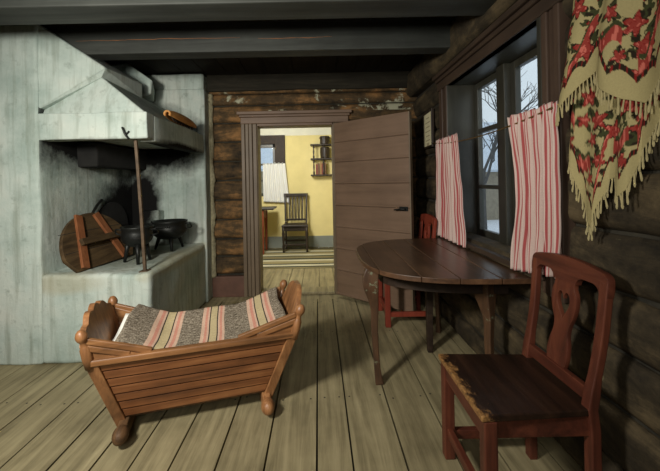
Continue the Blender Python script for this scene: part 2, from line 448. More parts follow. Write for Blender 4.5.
# ceiling beams
for i, (y0, y1) in enumerate(((2.56, 2.70), (1.87, 2.08), (.95, 1.17), (.05, .27), (-.85, -.63))):
    bm = B(); box(bm, XL, XR - .04, y0, y1, 2.21, ZC + .01)
    if i == 0:      # the long raw split along the face
        for (xa, xb, zz) in ((-1.75, -.55, 2.31), (-.42, .12, 2.30)):
            n_ = 40; up, lo = [], []
            for k in range(n_ + 1):
                t = k / n_; x = xa + (xb - xa) * t
                z = zz + .012 * noise.noise((x * 5, i, 3)) + .004 * noise.noise((x * 30, 2, 3)); h = .0016 * math.sin(PI * t) * (.6 + noise.noise((x * 12, 5, 1))) + .0006
                up.append(bm.verts.new((x, y0 - .0012, z + h))); lo.append(bm.verts.new((x, y0 - .0012, z - h)))
            for k in range(n_):
                bm.faces.new([lo[k], lo[k + 1], up[k + 1], up[k]]).material_index = 1
    struct('trim_%d' % (i + 1), bm, [M['beam'], M['crack']], bevel=.008)

def rough_plank(bm):
    bmesh.ops.subdivide_edges(bm, edges=bm.edges[:], cuts=10, use_grid_fill=True)
    for v in bm.verts: v.co += Vector((0, noise.noise(v.co * 4), noise.noise(v.co * 3 + Vector((4, 4, 4))))) * .008
    return bm

def log(bm, axis, a0, a1, z0, z1, plane, out, seed, depth=.10, bulge=.028):
    """one hewn log course; out=-1/+1 direction of the room side along the other axis"""
    n = max(2, int((a1 - a0) / .05)); prof = 9; R = []
    for i in range(n + 1):
        a = a0 + (a1 - a0) * i / n; ring = []
        for j in range(prof + 1):
            t = j / prof; z = z0 + (z1 - z0) * t
            e = max(0, 1 - abs(2 * t - 1) ** 5)
            d = bulge * e + .012 * noise.noise((a * 3, z * 9, seed)) * e + .006 * noise.noise((a * 14, z * 22, seed + 5)) * e
            zz = z + .006 * noise.noise((a * 4, j > prof / 2, seed)) * (1 if j in (0, prof) else 0)
            p = plane + out * d
            ring.append(bm.verts.new((a, p, zz) if axis == 'x' else (p, a, zz)))
        back = plane - out * depth
        ring.append(bm.verts.new((a, back, z1) if axis == 'x' else (back, a, z1)))
        ring.append(bm.verts.new((a, back, z0) if axis == 'x' else (back, a, z0)))
        R.append(ring)
    m = len(R[0])
    for p, q in zip(R, R[1:]):
        for j in range(m):
            f = bm.faces.new([p[j], p[(j + 1) % m], q[(j + 1) % m], q[j]]); f.smooth = j < prof
    bm.faces.new(R[0][::-1]); bm.faces.new(R[-1])

# back wall of logs
bm = B()
crs = [.24, .44, .63, .845, 1.06, 1.275, 1.485, 1.70, 1.905, 2.10, 2.22, 2.42]
for i, (z0, z1) in enumerate(zip(crs, crs[1:])):
    g = .009 if z1 < 2.2 else .003
    for (a0, a1) in (((XL, DX0 - .02), (DX1 + .02, 1.25)) if z0 < DZ - .05 else ((XL, 1.25),)):
        log(bm, 'x', a0, a1, z0 + g, z1 - g, YB if i < 10 else YB - .03, -1, i * 7.3 + a0, .10, .019)
for (a0, a1) in ((XL, DX0 - .02), (DX1 + .02, 1.3)):
    box(bm, a0, a1, YB + .006, YB + .16, 0, 2.45, mi=1)
box(bm, DX0 - .02, DX1 + .02, YB + .006, YB + .16, DZ + .02, 2.45, mi=1)
struct('wall_back', bm, [M['logs_back'], M['chink_dark']])
bm = B(); box(bm, -1.3, DX0 - .16, YB - .045, YB + .02, 0, .225)
struct('baseboard_back', bm, M['red_base'], bevel=.006)

bm = B(); box(bm, -1.19, XR - .02, YB - .075, YB + .01, 2.245, ZC + .02)
struct('trim_13', rough_plank(bm), M['plate_beam'], bevel=.01)
# right wall of logs with the window opening
bm = B()
z = 0.0; crs = []
while z < 2.2: crs.append(z); z += .2185
crs.append(2.19)
crs = [0, .165, .385, .60, .82, 1.04, 1.26, 1.48, 1.70, 1.92, 2.14, 2.43]
for i, (z0, z1) in enumerate(zip(crs, crs[1:])):
    spans = [(YF, YB + .05)]
    if z1 > WZ0 + .05 and z0 < WZ1 - .05: spans = [(YF, WY0 - .03), (WY1 + .03, YB + .05)]
    top = i == len(crs) - 2
    for (a0, a1) in spans:
        log(bm, 'y', a0, a1, z0 + .008, z1 - .008, XR - (.07 if top else 0), -1, i * 5.1 + a0 + 40, .12, .04 if top else .026)
for (y0, y1, z0, z1) in ((YF, WY0 - .03, 0, 2.45), (WY1 + .03, YB + .05, 0, 2.45), (WY0 - .03, WY1 + .03, 0, WZ0 - .02), (WY0 - .03, WY1 + .03, WZ1 + .02, 2.45)):
    box(bm, XR + .008, XR + .24, y0, y1, z0, z1, mi=1)
struct('wall_right', bm, [M['logs_right'], M['chink_dark']])

# left wall and the wall behind the camera
bm = B()
crs = [0, .2, .41, .63, .85, 1.07, 1.29, 1.51, 1.73, 1.95, 2.17, 2.43]
for i, (z0, z1) in enumerate(zip(crs, crs[1:])):
    log(bm, 'y', YF, YB + .05, z0 + .008, z1 - .008, XL, 1, i * 3.7, .1)
box(bm, XL - .16, XL - .008, YF - .1, YB + .1, 0, 2.45, mi=1)
struct('wall_left', bm, [M['logs_right'], M['chink_dark']])
bm = B()
for i, (z0, z1) in enumerate(zip(crs, crs[1:])):
    log(bm, 'x', XL, 1.25, z0 + .008, z1 - .008, YF, 1, i * 2.9 + 90, .1)
box(bm, XL - .1, 1.3, YF - .16, YF - .008, 0, 2.45, mi=1)
struct('wall_front', bm, [M['logs_right'], M['chink_dark']])

# doorway casing
bm = B()
for (x0, x1, d) in ((DX0 - .165, DX0 - .125, .055), (DX0 - .122, DX0 - .085, .045), (DX0 - .082, DX0 - .045, .052), (DX0 - .042, DX0 + .002, .04)):
    box(bm, x0, x1, YB - d, YB + .03, 0, DZ + .005)
box(bm, DX0 - .02, DX0 + .012, YB - .02, YB + .17, 0, DZ + .01)
struct('trim_6', bm, M['brown_paint'], bevel=.006)
bm = B()
for (x0, x1, d) in ((DX1 + .02, DX1 + .06, .03), (DX1 + .065, DX1 + .16, .035)):
    box(bm, x0, x1, YB - d, YB + .03, 0, DZ + .005)
box(bm, DX1 - .012, DX1 + .02, YB - .02, YB + .17, 0, DZ + .01)
struct('trim_7', bm, M['brown_paint'], bevel=.006)
bm = B()
box(bm, DX0 - .17, DX1 + .17, YB - .05, YB + .03, DZ + .005, DZ + .075)
box(bm, DX0 - .185, DX1 + .185, YB - .065, YB + .02, DZ + .075, DZ + .10)
box(bm, DX0 - .205, DX1 + .205, YB - .085, YB + .02, DZ + .10, DZ + .135)
box(bm, DX0 - .012, DX1 + .012, YB - .02, YB + .17, DZ - .02, DZ + .01)
struct('trim_8', bm, M['brown_paint_h'], bevel=.006)
bm = B(); box(bm, DX0 + .012, DX1 - .012, YB - .03, YB + .18, 0, .03)
struct('trim_9', bm, M['floor'], bevel=.008)

# the open door, hinged at the right jamb: horizontal boards with moulded edges
ang = math.atan2(-.60, .66)
Ld, Hd = .895, 1.83
door = link(bpy.data.objects.new('door_1', None)); door['kind'] = 'structure'
door.location = (DX1 + .012, YB - .10, .035); door.rotation_euler = (0, 0, ang)
bm = B()
hb = [0, .26, .49, .72, .95, 1.18, 1.41, 1.62, Hd]
for z0, z1 in zip(hb, hb[1:]):
    box(bm, .012, Ld - .012, -.020, .015, z0 + .0008, z1 - .0008)
    box(bm, .012, Ld - .012, -.0245, -.018, z0 + .004, z0 + .024)
obj('panel_boards', bm, M['brown_paint_h'], door, bevel=.004)
bm = B()
for x0, x1 in ((0, .014), (Ld - .014, Ld)): box(bm, x0, x1, -.025, .022, 0, Hd)
obj('door_edge', bm, M['brown_paint'], door, bevel=.004)
bm = B()
box(bm, Ld - .115, Ld - .03, -.031, -.024, .925, .965)
sweep(bm, [(Ld - .055, -.03, .943), (Ld - .055, -.06, .943), (Ld - .075, -.068, .945), (Ld - .15, -.066, .935)], [.009, .009, .009, .006], (0, 0, 1), 10)
obj('door_handle', bm, M['iron'], door)

# ------------------------------------------------------------------ window in the right wall
win = link(bpy.data.objects.new('window_1', None)); win['kind'] = 'structure'; win.location = (XR, (WY0 + WY1) / 2, WZ0)
XS = 1.275                                  # inner face of the sashes
bm = B()                                     # jambs and soffit
box(bm, XR - .045, XR + .24, WY1, WY1 + .03, WZ0 - .02, WZ1 + .02)
box(bm, XR - .045, XR + .24, WY0 - .03, WY0, WZ0 - .02, WZ1 + .02)
box(bm, XR - .045, XR + .24, WY0, WY1, WZ1, WZ1 + .02)
obj('jamb_lining', bm, M['sash'], win, True, .004)
bm = B(); box(bm, XR - .06, XR + .24, WY0 - .03, WY1 + .03, WZ0 - .03, WZ0)
obj('window_sill', bm, M['dark_paint'], win, True, .005)
YM = 2.345
bm = B(); box(bm, XS - .045, XS + .05, YM - .05, YM + .05, WZ0, WZ1)
obj('centre_post', bm, M['sash'], win, True, .006)
for (y0, y1) in ((WY0 + .004, YM - .05), (YM + .05, WY1 - .004)):
    bm = B()
    sw = .05
    box(bm, XS, XS + .04, y0, y0 + sw + .02, WZ0 + .002, WZ1 - .002); box(bm, XS, XS + .04, y1 - sw, y1, WZ0 + .002, WZ1 - .002)
    for z0, z1 in ((WZ0 + .002, WZ0 + .055), (1.165, 1.195), (1.60, 1.635), (WZ1 - .05, WZ1 - .002)):
        box(bm, XS, XS + .04, y0 + sw + .02, y1 - sw, z0, z1)
    obj('window_frame', bm, M['sash'], win, True, .004)
    for z0, z1 in ((WZ0 + .05, 1.168), (1.19, 1.603), (1.63, WZ1 - .045)):
        bm = B(); box(bm, XS + .018, XS + .022, y0 + sw + .015, y1 - sw + .005, z0, z1)
        obj('pane', bm, M['glass'], win, True)
# casing
def fluted(y0, y1, z0, z1):
    bm = B(); n = 4; w = (y1 - y0) / n
    for k in range(n):
        box(bm, XR - (.052 if k % 2 == 0 else .042), XR + .01, y0 + k * w + .002, y0 + (k + 1) * w - .002, z0, z1)
    return bm
struct('trim_10', fluted(WY1 + .0, WY1 + .20, .70, WZ1 + .0), M['dark_paint_z'], bevel=.005)
struct('trim_11', fluted(WY0 - .165, WY0 - .0, .70, WZ1 + .0), M['dark_paint_z'], bevel=.005)
bm = B()
box(bm, XR - .052, XR + .01, WY0 - .18, WY1 + .21, WZ1, WZ1 + .07)
box(bm, XR - .066, XR + .01, WY0 - .19, WY1 + .22, WZ1 + .07, WZ1 + .10)
box(bm, XR - .085, XR + .01, WY0 - .21, WY1 + .24, WZ1 + .10, WZ1 + .135)
struct('trim_12', bm, M['dark_paint'], bevel=.008)

# ------------------------------------------------------------------ fireplace
fp = thing('fireplace', 'whitewashed masonry corner fireplace with sloping hood and sooty open hearth', 'fireplace', FPL)
PX = -1.95
def rough(bm, cuts=0, amp=.006, sc=4):
    if cuts: bmesh.ops.subdivide_edges(bm, edges=bm.edges[:], cuts=cuts, use_grid_fill=True)
    for v in bm.verts:
        p = v.co
        v.co = p + Vector((noise.noise(p * sc), noise.noise(p * sc + Vector((7, 3, 1))), noise.noise(p * sc + Vector((1, 9, 5))))) * amp
    return bm
bm = B(); box(bm, XL + .03, PX, 2.45, 3.86, 0, 2.40); rough(bm, 14, .010)
bm.faces.ensure_lookup_table()
for f in bm.faces:
    if f.calc_center_median().y < 2.475: f.material_index = 1
obj('side_pier', bm, [M['plaster_hearth'], M['plaster']], fp, True, .02, True, 3)
bm = B(); box(bm, PX - .02, -1.195, 2.45, 3.70, 0, .625); rough(bm, 16, .012, 5)
obj('hearth', bm, M['plaster_hearth'], fp, True, .03, True, 3)
bm = B(); box(bm, PX - .02, -1.175, 3.66, 3.86, 0, 2.24); rough(bm, 12, .007)
obj('chimney_breast', bm, M['plaster_hearth'], fp, True, .02, True, 3)
bm = B(); box(bm, PX - .02, -1.185, 3.68, 3.86, 2.235, 2.405); rough(bm, 8, .006)
obj('chimney_shoulder', bm, M['plaster'], fp, True, .02, True, 3)
bm = B()
def smear(u, v):
    z = .22 + 2.0 * v; w = .022 + .022 * (noise.noise((z * 5, 1, 2)) + .5) + .012 * noise.noise((z * 23, 3, 1))
    return (-1.185 + (.004 + max(.006, w * .8)) * u, 3.822 - .006 * noise.noise((u * 3, z * 9, 1)) + .03 * u ** 3, z)
grid(bm, smear, 8, 120)
sm_ = obj('plaster_seam', bm, M['chink_pale'], fp, True); md = sm_.modifiers.new('thick', 'SOLIDIFY'); md.thickness = .02; md.offset = 1
# arched bake oven mouth on the side pier, iron hoop beside it
bm = B()
pts = [(3.02 + .02 * 0, .64)] + [(3.29 - .27 * math.cos(t), .84 + .25 * math.sin(t)) for t in [PI * k / 14 for k in range(15)]] + [(3.56, .64)]
vs1 = [bm.verts.new((PX + .012, y, z)) for y, z in pts]; vs2 = [bm.verts.new((PX - .01, y, z)) for y, z in pts]
bm.faces.new(vs1)
for i in range(len(pts) - 1): bm.faces.new([vs1[i], vs1[i + 1], vs2[i + 1], vs2[i]])
obj('oven_mouth', bm, M['soot_black'], fp, True)
bm = B()
sweep(bm, smooth_path([(PX + .008, 2.90, .80), (PX + .03, 2.94, .97), (PX + .035, 3.02, 1.07), (PX + .02, 3.12, 1.12)], 8), .012, (1, 0, 0), 8)
obj('iron_hoop', bm, M['iron'], fp, True, smooth=True)
bm = B(); box(bm, PX - .01, PX + .16, 2.84, 3.68, 1.40, 1.60); rough(bm, 5, .008)
obj('smoke_shelf', bm, M['soot_black'], fp, True, .015)
# soot-darkened brick ledge behind the pots
bm = B(); box(bm, -1.90, -1.56, 3.56, 3.68, .62, .78); box(bm, -1.84, -1.62, 3.55, 3.675, .78, .98); rough(bm, 5, .012, 8)
obj('brick_ledge', bm, M['plaster_hearth'], fp, True, .012)
# hood: lip, pyramid, flue
A_, B_, C_, D_ = (-1.225, 2.51, 1.765), (-1.205, 3.68, 1.745), (PX - .02, 2.50, 1.77), (-1.59, 2.60, 2.054)
bm = B()
box(bm, PX - .03, -1.19, 2.455, 2.56, 1.575, 1.762)
obj('hood_front_lip', rough(bm, 10, .008), M['plaster_hood'], fp, True, .015, True, 3)
bm = B(); box(bm, -1.30, -1.188, 2.56, 3.68, 1.56, 1.758)
obj('hood_side_lip', rough(bm, 10, .010), M['plaster_hood'], fp, True, .015, True, 3)
bm = B(); hull(bm, [A_, B_, C_, D_, (-1.585, 3.68, 2.03), (PX - .02, 3.68, 2.05), (PX - .02, 2.6, 2.03), (PX - .02, 3.68, 1.62), (PX - .02, 2.54, 1.62), (-1.24, 2.54, 1.62), (-1.24, 3.68, 1.62)])
obj('hood', bm, M['plaster_hood'], fp, True, .012, False, 3)
bm = B(); hull(bm, [(PX, 2.46, 1.80), (PX, 2.47, 2.40), (PX - .1, 2.47, 2.40), (PX - .1, 2.47, 1.8), (-1.59, 2.595, 2.05), (-1.547, 2.57, 2.117), (-1.56, 3.15, 2.155), (-1.56, 3.15, 2.03), (PX, 3.15, 2.16), (PX - .1, 2.75, 2.40), (PX, 2.60, 1.80), (PX, 3.15, 1.9)])
obj('flue', bm, M['plaster_hood'], fp, True, .015, False, 3)
bm = B()
hull(bm, [(-2.0, 3.30, 2.40), (-1.78, 3.30, 2.405), (-1.54, 3.30, 2.235), (-1.555, 3.30, 2.10), (-2.0, 3.30, 2.0), (-2.0, 3.67, 2.40), (-1.90, 3.67, 2.405), (-1.69, 3.67, 2.235), (-1.70, 3.67, 2.10)])
obj('flue_bend', bm, M['plaster'], fp, True, .035, False, 4)
# iron bar holding the hood up, with its hook
bm = B()
sweep(bm, smooth_path([(-1.265, 2.535, .618), (-1.282, 2.535, 1.0), (-1.298, 2.53, 1.35), (-1.31, 2.525, 1.585)], 5), (.021, .021), (0, 1, 0))
box(bm, -1.295, -1.235, 2.50, 2.57, .615, .63)
obj('hood_prop', bm, M['rusty_iron'], fp, True, .003)
bm = B()
sweep(bm, smooth_path([(-1.315, 2.447, 1.57), (-1.335, 2.435, 1.60), (-1.352, 2.435, 1.645), (-1.362, 2.45, 1.648)], 5), .007, (0, 1, 0), 8)
sweep(bm, [(-1.335, 2.44, 1.60), (-1.312, 2.445, 1.625)], .006, (0, 1, 0), 8)
obj('prop_hook', bm, M['iron'], fp, True, smooth=True)

# wooden scoop on the hood ledge
sc = thing('wooden_trough', 'orange brown hollowed wooden trough lying on the hood ledge of the fireplace', 'trough', (-1.215, 3.15, 1.765), math.radians(2))
bm = B()
def trough(u, v):
    y = -.34 + .68 * u; r = .052 * (math.sin(PI * min(max(u, .04), .96)) ** .3); t = PI * (-.72 + 1.44 * v)
    return (r * math.sin(t) * 1.0, y, .052 + r * math.cos(t))
grid(bm, trough, 24, 14)
o = obj('trough_shell', bm, M['scoop'], sc, smooth=True)
sm = o.modifiers.new('thick', 'SOLIDIFY'); sm.thickness = .012; sm.offset = -1
bm = B()
for k in range(34):
    y = -.25 + .5 * k / 33 + random.uniform(-.006, .006)
    sweep(bm, [(.0, y, .06), (.012, y + random.uniform(-.01, .01), .030), (.022 + random.uniform(-.012, .012), y + random.uniform(-.01, .01), .004)], .005, (0, 1, 0), 5)
obj('inner_bristles', bm, M['black_wood'], sc)

# round wooden oven lid leaning at the left
lid = thing('oven_lid', 'round plank oven lid with two battens leaning at the left of the hearth', 'lid', (-1.69, 2.79, .632))
tilt = Matrix.Rotation(math.radians(-24), 4, 'Y') @ Matrix.Rotation(math.radians(0), 4, 'X')
yaw = Matrix.Rotation(math.radians(-6), 4, 'Z')
LM = yaw @ tilt
def lid_prof(n=40):
    out = [(-.30, 0), (.30, 0)]
    for k in range(n + 1):
        t = PI * k / n
        out.append((.37 * math.cos(t), .10 + .33 * math.sin(t)))
    return out
bm = plate(lid_prof(), [], .03)                     # xy plane, thickness z
M0 = Matrix(((0, 0, 1, 0), (1, 0, 0, 0), (0, 1, 0, 0), (0, 0, 0, 1)))   # plate x->y, y->z, z->x
bm.transform(LM @ M0)
obj('lid_planks', bm, M['lid_wood'], lid, bevel=.004)
bm = B()
for zz in (.145, .29):
    box(bm, .0148, .0156, -.35, .35, zz - .002, zz + .002, LM)
obj('plank_seams', bm, M['soot_black'], lid)
for ya, yb in ((-.25, -.12), (.19, .06)):
    bm = B(); bar(bm, LM @ Vector((.026, ya, .01)), LM @ Vector((.026, yb, .415)), .062, .022, LM.to_3x3() @ Vector((1, 0, 0)))
    obj('batten', bm, M['batten'], lid, bevel=.003)
bm = B(); bar(bm, LM @ Vector((.05, -.22, .20)), LM @ Vector((.05, .20, .20)), .05, .03, LM.to_3x3() @ Vector((1, 0, 0)))
obj('grip_bar', bm, M['lid_wood'], lid, bevel=.004)

def iron_pot(name, label, loc, r, h, legh, handle, grp):
    t = thing(name, label, 'pot', loc, 0, grp)
    bm = B()
    z0 = legh
    prof = [(0, z0)] + [(r * math.sin(a) * 1.02, z0 + h * .55 * (1 - math.cos(a))) for a in [PI / 2 * k / 7 for k in range(1, 8)]]
    prof += [(r * .99, z0 + h * .75), (r * .96, z0 + h * .9), (r * 1.05, z0 + h), (r * 1.05, z0 + h + .012), (r * .95, z0 + h + .01), (r * .9, z0 + h * .8), (r * .7, z0 + h * .3), (0, z0 + h * .22)]
    lathe(bm, prof, n=28)
    obj('pot_bowl', bm, M['iron'], t, smooth=True)
    bm = B(); lathe(bm, [(r * 1.035, z0 + h * .60), (r * 1.05, z0 + h * .615), (r * 1.035, z0 + h * .63)], n=28)
    obj('raised_band', bm, M['iron'], t, smooth=True)
    for k in range(3):
        a = -PI / 2 + .5 + 2 * PI * k / 3
        bm = B(); c, s = math.cos(a), math.sin(a)
        sweep(bm, [(r * .62 * c, r * .62 * s, z0 + h * .22), (r * .78 * c, r * .78 * s, z0 - legh * .3), (r * .92 * c, r * .92 * s, 0)], [.022, .015, .012], (0, 0, 1) if abs(c) < 2 else (0, 1, 0), 8)
        obj('leg', bm, M['iron'], t, smooth=True)
    for s in (-1, 1):
        bm = B()
        sweep(bm, smooth_path([(s * r * 1.0, -.02, z0 + h * .9), (s * (r + .045), -.018, z0 + h * .92), (s * (r + .05), 0, z0 + h * .7), (s * r * 1.0, .0, z0 + h * .6)], 4), .007, (0, 1, 0), 7)
        obj('ear_handle', bm, M['iron'], t, smooth=True)
    return t
iron_pot('iron_pot', 'small black three legged iron pot beside the leaning oven lid', (-1.455, 2.80, .632), .115, .155, .12, 0, 'iron pots on the hearth')
p2 = iron_pot('iron_pot', 'larger black iron pot on legs at the back wall of the hearth', (-1.42, 3.33, .632), .155, .17, .09, 0, 'iron pots on the hearth')
bm = B()
for k in range(7):
    a = -PI / 2 + (-.42 + k * .13); rr = .155 * 1.0
    lathe(bm, [(0, 0), (.010, .001), (.011, .004), (.006, .008), (0, .009)], Matrix.Translation((rr * math.cos(a), rr * math.sin(a), .225)) @ Euler((PI / 2, 0, a + PI / 2)).to_matrix().to_4x4(), 8)
obj('raised_ornament', bm, M['iron'], p2, smooth=True)

# ------------------------------------------------------------------ cradle
cr = thing('cradle', 'honey brown wooden rocking cradle with knobbed corner posts', 'cradle', (-.685, 1.965, 0), math.radians(16))
ZB, ZR = .105, .435
def side_pt(sgn, u, z):                      # on the flaring side plane, u along the length
    t = (z - ZB) / (ZR - ZB)
    return Vector((u, sgn * (.125 + .10 * t), z))
def ulen(z, e=-1): return .375 + (.088 if e < 0 else .116) * (z - ZB) / (ZR - ZB)
for sgn in (-1, 1):
    bm = B(); nb = 7
    nrm = Vector((0, sgn * (ZR - ZB), -.10)).normalized()
    for k in range(nb):                       # moulded boards with dark grooves between
        z0 = ZB + (ZR - .005 - ZB) * k / nb + .004; z1 = ZB + (ZR - .005 - ZB) * (k + 1) / nb - .004
        for (za, zb_, o_) in ((z0, z1, .012),):
            q = [side_pt(sgn, -ulen(za) + .03, za), side_pt(sgn, ulen(za, 1) - .03, za), side_pt(sgn, ulen(zb_, 1) - .03, zb_), side_pt(sgn, -ulen(zb_) + .03, zb_)]
            vs = [bm.verts.new(p + nrm * (o_ if i > 1 else o_ + .004)) for i, p in enumerate(q)] + [bm.verts.new(p - nrm * .006) for p in q]
            bm.faces.new(vs[:4]); bm.faces.new(vs[4:][::-1])
            for i in range(4): bm.faces.new([vs[i], vs[(i + 1) % 4], vs[4 + (i + 1) % 4], vs[4 + i]])
    q = [side_pt(sgn, -ulen(ZB) + .01, ZB), side_pt(sgn, ulen(ZB) - .01, ZB), side_pt(sgn, ulen(ZR, 1) - .01, ZR), side_pt(sgn, -ulen(ZR) + .01, ZR)]
    vs = [bm.verts.new(p + nrm * .001) for p in q] + [bm.verts.new(p - nrm * .012) for p in q]
    bm.faces.new(vs[:4]); bm.faces.new(vs[4:][::-1])
    for i in range(4): bm.faces.new([vs[i], vs[(i + 1) % 4], vs[4 + (i + 1) % 4], vs[4 + i]])
    sp = obj('side_panel', bm, M['cradle_panel'], cr, bevel=.0025)
    for e in (-1, 1):                         # corner stiles
        bm = B()
        a, b = side_pt(sgn, e * (ulen(ZB - .03, e) - .005), ZB - .04), side_pt(sgn, e * (ulen(ZR, e) - .005), ZR)
        bar(bm, a + nrm * .008, b + nrm * .008, .05, .032, nrm)
        obj('corner_stile', bm, M['cradle_z'], cr, bevel=.004)
    bm = B()
    bar(bm, side_pt(sgn, -ulen(ZR) - .012, ZR) + nrm * .008, side_pt(sgn, ulen(ZR, 1) + .012, ZR) + nrm * .008, .040, .030, (0, 0, 1))
    obj('top_rail', bm, M['cradle'], cr, bevel=.007, seg=3)
    for e in (-1, 1):                         # rising wings at the ends: two mouldings each
        bm = B()
        for k, (zo, ue) in enumerate(((0, .205), (-.032, .30))):
            a = Vector((e * ue, sgn * .222, ZR + .012)); b = Vector((e * (.478 if e < 0 else .506), sgn * .240, ZR + .105 + zo))
            bar(bm, a, b, .022, .028, (0, 0, 1))
        p3 = [Vector((e * .22, sgn * .224, ZR)), Vector((e * (.47 if e < 0 else .498), sgn * .236, ZR)), Vector((e * (.478 if e < 0 else .506), sgn * .238, ZR + .10))]
        vs = [bm.verts.new(p) for p in p3] + [bm.verts.new(p + Vector((0, -sgn * .012, 0))) for p in p3]
        bm.faces.new(vs[:3]); bm.faces.new(vs[3:][::-1])
        for i in range(3): bm.faces.new([vs[i], vs[(i + 1) % 3], vs[3 + (i + 1) % 3], vs[3 + i]])
        obj('side_wing', bm, M['cradle'], cr, bevel=.005)
# end boards with scalloped tops
def end_profile(kind):
    hw = lambda z: .118 + .105 * (z - ZB) / (ZR - ZB)
    out = [(-hw(.07), .07), (hw(.07), .07), (hw(.52), .52)]
    n = 40
    for k in range(n + 1):
        t = k / n; v = hw(.52) * (1 - 2 * t)
        w = abs(1 - 2 * t)
        if kind == 'head':
            h = .515 + .105 * (1 - w ** 2) + .016 * abs(math.sin(5 * PI * t)) * (1 if w < .85 else 0)
        else:
            h = .505 + .135 * max(0, 1 - (w / .72) ** 3) - .025 * math.exp(-((w - .78) / .12) ** 2)
        out.append((v, h))
    return out
for e, kind in ((-1, 'head'), (1, 'foot')):
    bm = plate(end_profile(kind), [], .026)
    bmesh.ops.triangulate(bm, faces=bm.faces[:])
    for v in bm.verts:
        x, y, z = v.co
        v.co = Vector((e * (ulen(y, e) + .004) + z, x, y))
    obj('headboard' if e < 0 else 'footboard', bm, M['cradle_z'], cr, bevel=.004)
for e in (-1, 1):
    for sgn in (-1, 1):
        bm = B()
        base = Vector((e * (ulen(.44, e)), sgn * .232, .41)); top = Vector((e * (ulen(.53, e)), sgn * .246, .545))
        d = (top - base).normalized(); rot = Vector((0, 0, 1)).rotation_difference(d).to_matrix().to_4x4()
        lathe(bm, [(0, 0), (.021, 0), (.023, .05), (.022, .095), (.016, .108), (.013, .122), (.016, .132), (.023, .142), (.026, .153), (.025, .164), (.019, .178), (.010, .187), (0, .188)], Matrix.Translation(base) @ rot, 18)
        obj('corner_knob', bm, M['cradle_z'], cr, smooth=True)
bm = B(); box(bm, -.372, .372, -.122, .122, .085, .108)
obj('bottom_board', bm, M['cradle_dark'], cr, bevel=.003)
for e in (-1, 1):
    bm = B(); n = 24; up, lo = [], []
    x0 = e * .350
    for k in range(n + 1):
        t = -1 + 2 * k / n; y = .205 * t
        zlo = .003 + .052 * abs(t) ** 2.6; zhi = .095 - .012 * abs(t) ** 3
        up.append((y, zhi)); lo.append((y, zlo))
    prof = lo + up[::-1]
    v1 = [bm.verts.new((x0 - .022, y, z)) for y, z in prof]; v2 = [bm.verts.new((x0 + .022, y, z)) for y, z in prof]
    bm.faces.new(v1[::-1]); bm.faces.new(v2)
    for i in range(len(prof)): bm.faces.new([v1[i], v1[(i + 1) % len(prof)], v2[(i + 1) % len(prof)], v2[i]])
    for s in (-1, 1):                          # bulbous worn tips
        bmesh.ops.create_icosphere(bm, subdivisions=3, radius=1, matrix=Matrix.Translation((x0, s * .215, .062)) @ Matrix.Diagonal((.036, .048, .040, 1)))
    obj('rocker', bm, M['cradle_dark'] if e < 0 else M['cradle_z'], cr, bevel=.006)

CM = mat_of(cr)
# mattress + sheet, pillow, blanket: things lying in the cradle
mt = thing('mattress', 'white linen mattress with its end showing at the cradle headboard', 'mattress', CM @ Vector((0, 0, .109)), cr.rotation_euler.z)
bm = B()
def mtop(u, v):
    x = -.40 + .80 * u; y = (-.185 + .37 * v)
    z = .29 + .13 * (max(0, -x) / .4) ** 3 - .02 * (2 * v - 1) ** 4
    return (x, y, z - .06)
grid(bm, mtop, 20, 12)
r = bmesh.ops.extrude_face_region(bm, geom=bm.faces[:])
for v in [g for g in r['geom'] if isinstance(g, bmesh.types.BMVert)]:
    v.co = Vector((v.co.x * .93, v.co.y * .58, .003))
obj('mattress_cover', bm, M['linen'], mt, smooth=True)
bl = B()
def fold(u, v):
    x = -.395 + .865 * u; y = -.212 + .47 * v
    near = .428 + .28 * max(0, abs(x) - .12) ** 1.5; far = .474 + .33 * max(0, abs(x) - .20)
    z = near + (far - near) * v ** .8
    z += -.03 * math.sin(PI * v) * (1 - .5 * abs(x) / .4)
    z += .006 * noise.noise((x * 7, y * 9, 2)) + .004 * math.sin(11 * x + 4 * y)
    if x < -.2: z += .02 * math.sin(PI * v) * (-.2 - x) / .15
    if v > .94: z -= .03 * ((v - .94) / .06) ** 2
    x += .012 * noise.noise((y * 6, 4, 1)) * (1 if u > .95 or u < .05 else .3) + (.012 + .028 * v) * (1 - u)
    return (x, y, z)
grid(bl, fold, 60, 30, uv=lambda a, b: (a, b * .55))
bo = obj('blanket', bl, M['blanket'])
bo.location = cr.location; bo.rotation_euler = cr.rotation_euler
sm = bo.modifiers.new('thick', 'SOLIDIFY'); sm.thickness = .010; sm.offset = -1
tag(bo, 'grey woollen blanket with pink and cream stripes lying in the cradle', 'blanket')
# white sheet strip turned out at the head
bm = B()
def sheet(u, v):
    x = -.445 + .16 * u; y = -.195 + .40 * v
    z = .446 + .045 * v + .02 * (1 - u) - .05 * math.sin(PI * v) * (1 - .25 * u) + .004 * noise.noise((x * 20, y * 14, 7))
    x += .03 * v - .012 * (1 - v)
    return (x, y, z - .012)
grid(bm, sheet, 10, 24)
so = obj('sheet', bm, M['linen']); so.location = cr.location; so.rotation_euler = cr.rotation_euler
sm = so.modifiers.new('thick', 'SOLIDIFY'); sm.thickness = .006; sm.offset = -1
tag(so, 'white linen sheet folded out from under the striped cradle blanket', 'sheet')

